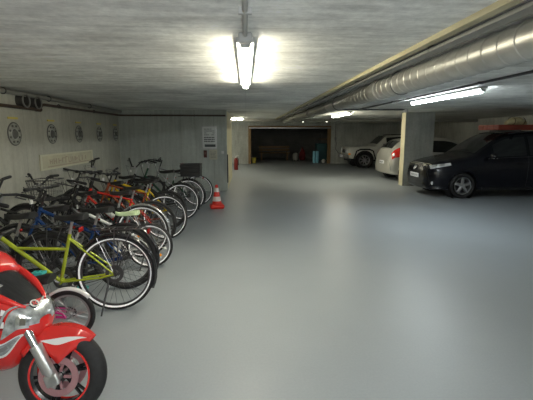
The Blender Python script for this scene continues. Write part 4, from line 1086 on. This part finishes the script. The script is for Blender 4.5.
car('jeep', 'white boxy off-road car with dark wheel arches parked by the far wall', (4.84, 19.4, 0), PI, jeep_net, (-.78, -3.3), .37, WHC, jeep_win, details=jeep_details, half=.845, rim_style=1, lip=.03)

# ------------------------------------------------------------------ far things
t = thing('fire_extinguisher', 'red fire extinguisher standing at the far end of the cream passage wall', 'fire extinguisher', (-.46, 17.9, 0))
MB().lathe([(0,0),(.085,0),(.09,.02),(.09,.45),(.06,.52),(.03,.54),(0,.54)], (0,0,0), 'z', 20).build('cylinder', mat('extinguisher_red', (.22,.02,.015), .4), t)
m = MB(); m.rbox((0,0,.58), (.05,.1,.07), .012); m.tube([(0,.0,.6),(.05,0,.64),(.12,0,.63)], .012, 6); m.build('valve', WHITE, t)
MB().tube([(.02,.05,.57),(.1,.08,.5),(.11,.05,.2)], .014, 8).build('hose', BLACK, t)
def bin_(loc, label, col, w_, d_, h_, rz=0):
    t = thing('wheeled_bin', label, 'bin', loc, rz)
    m = MB(); m.box((0,0,h_*.5+.04), (w_*.86, d_*.82, h_*.9), None, 1.16); m.build('bin_body', col, t, smooth=False, bevel=.02)
    m = MB(); m.rbox((0,0,h_*.985), (w_*1.04, d_*1.02, .07), .03); m.build('lid', col, t)
    for s in (-1,1):
        MB().cyl((s*w_*.36, d_*.4, .09), (s*w_*.36+s*.05, d_*.4, .09), .09, 16).build('wheel', BLACK, t)
    MB().tube([(-w_*.35, d_*.5, h_*.92), (-w_*.35, d_*.6, h_*.95), (w_*.35, d_*.6, h_*.95), (w_*.35, d_*.5, h_*.92)], .018, 6).build('handle', BLACK, t)
bin_((4.42, 22.9, 0), 'dark teal wheeled bin inside the garage opening on the right', mat('bin_teal', (.02,.09,.10), .5), .75, .7, 1.05)
m0 = None
for i, (x, lab) in enumerate(((3.84, 'pale blue plastic drum inside the garage, left of the two'), (4.02, 'pale blue plastic drum inside the garage, touching the dark teal bin'))):
    if m0 is None:
        m0 = t = thing('plastic_drum', lab, 'drum', (x, 22.3, 0), 0, 'pale blue drums in the garage')
        MB().lathe([(0,0),(.07,0),(.08,.02),(.08,.22),(.086,.24),(.08,.26),(.08,.46),(.086,.48),(.08,.5),(.08,.6),(.06,.65),(0,.66)], (0,0,0), 'z', 20).build('drum_body', mat('drum_blue', (.22,.48,.55), .45, emit=((.2,.5,.6), .04)), t)  # drum blue has a faint added glow, though the drum is no lamp
        MB().lathe([(0,.71),(.035,.71),(.04,.65)], (0,0,0), 'z', 14).build('cap', BLACK, t)
    else:
        t = copy_tree(m0); t.location = (x, 22.3, 0); t['label'] = lab
t = thing('work_bench', 'low wooden slatted bench in the dark garage on the left', 'bench', (1.75, 24.6, 0))
WB = wood_mat('bench_wood', (.18,.11,.05), (.3,.19,.09), 'X')
for y in (-.2, 0, .2): MB().box((0, y, .45), (1.9, .17, .04)).build('slat', WB, t, smooth=False)
for x in (-.8, .8):
    for y in (-.2, .2): MB().box((x, y, .215), (.07,.07,.43)).build('leg', WB, t, smooth=False)
for z in (.62, .8): MB().box((0, .3, z), (1.9, .03, .13)).build('backrest_slat', WB, t, smooth=False)
for x in (-.8, .8): MB().box((x, .335, .6), (.06,.04,.55)).build('backrest_post', WB, t, smooth=False)
t = thing('yellow_bucket', 'yellow bucket just inside the left timber door post', 'bucket', (.42, 22.0, 0))
MB().lathe([(0,.01),(.1,.0),(.13,.28),(.138,.285),(.138,.3),(.125,.3),(.1,.03),(0,.03)], (0,0,0), 'z', 22).build('pail', mat('bucket_yellow', (.6,.5,.08), .45), t)
MB().tube([(.13*math.cos(a), .0, .29+.1*math.sin(a)) for a in [PI*i/12 for i in range(13)]], .005, 6).build('handle', STEEL, t)
t = thing('ball', 'white ball on the floor beside the right timber door post', 'ball', (4.3, 21.9, 0))
MB().sphere((0,0,.11), .11, 20, 12).build('ball_skin', WHITE, t)
t = thing('vacuum_cleaner', 'grey canister vacuum cleaner standing in the middle of the dark garage', 'vacuum cleaner', (2.95, 23.6, 0))
MB().lathe([(0,.06),(.17,.06),(.18,.1),(.18,.35),(.15,.45),(.06,.5),(0,.5)], (0,0,0), 'z', 20).build('canister', mat('vacuum_grey', (.3,.3,.28), .5), t)
MB().tube([(.1,0,.4),(.28,-.02,.6),(.2,-.1,.9),(.05,-.1,1.0)], .02, 8).build('hose', GREYP, t)
for a in range(3): MB().sphere((.14*math.cos(a*2.09), .14*math.sin(a*2.09), .035), .035, 10, 6).build('caster', BLACK, t)
t = thing('tool_shelf', 'dark shelf with boxes against the garage right wall behind the teal bin', 'shelf', (4.85, 24.0, 0))
for x in (-.4,.4):
    for y in (-.2,.2): MB().box((x,y,.8),(.04,.04,1.6)).build('upright', STEEL, t, smooth=False)
for z in (.3,.8,1.3): MB().box((0,0,z),(.86,.46,.03)).build('shelf_board', WB, t, smooth=False)
# red garment-like sack in the garage
t = thing('red_sack', 'dark red sack slumped between the vacuum cleaner and blue drums', 'sack', (3.45, 24.3, 0))
MB().lathe([(0,0),(.16,.01),(.2,.15),(.19,.4),(.13,.62),(.05,.7),(.07,.78),(0,.76)], (0,0,0), 'z', 18).build('sack_cloth', mat('sack_red', (.22,.025,.03), .8, vary=.2, vscale=9, bump=.4), t)
MB().torus(.055, .012, (0,0,.7), 'z', 16, 6).build('tie', BRN, t)
# cable down the far wall beside the jeep
t = thing('wall_cable', 'dark cable with a socket box on the far wall beside the timber door post', 'cable', (4.85, FY, 0))
MB().tube([(0,-.02,2.2),(0,-.02,1.3),(.05,-.02,1.1),(.02,-.02,.8),(.2,-.03,.55)], .012, 6).build('cable_run', BLACK, t)
MB().rbox((0,-.03,1.35), (.1,.06,.14), .012).build('socket_box', GREYP, t)

# camera flash of the photographer, a small lamp beside the lens
fl = bpy.data.lights.new('flash', 'POINT'); fl.energy = 75; fl.shadow_soft_size = .03; fl.color = (.97,.98,1)
fo = bpy.data.objects.new('flash', fl); fo.location = (.06, -.02, 1.66); COL.objects.link(fo)
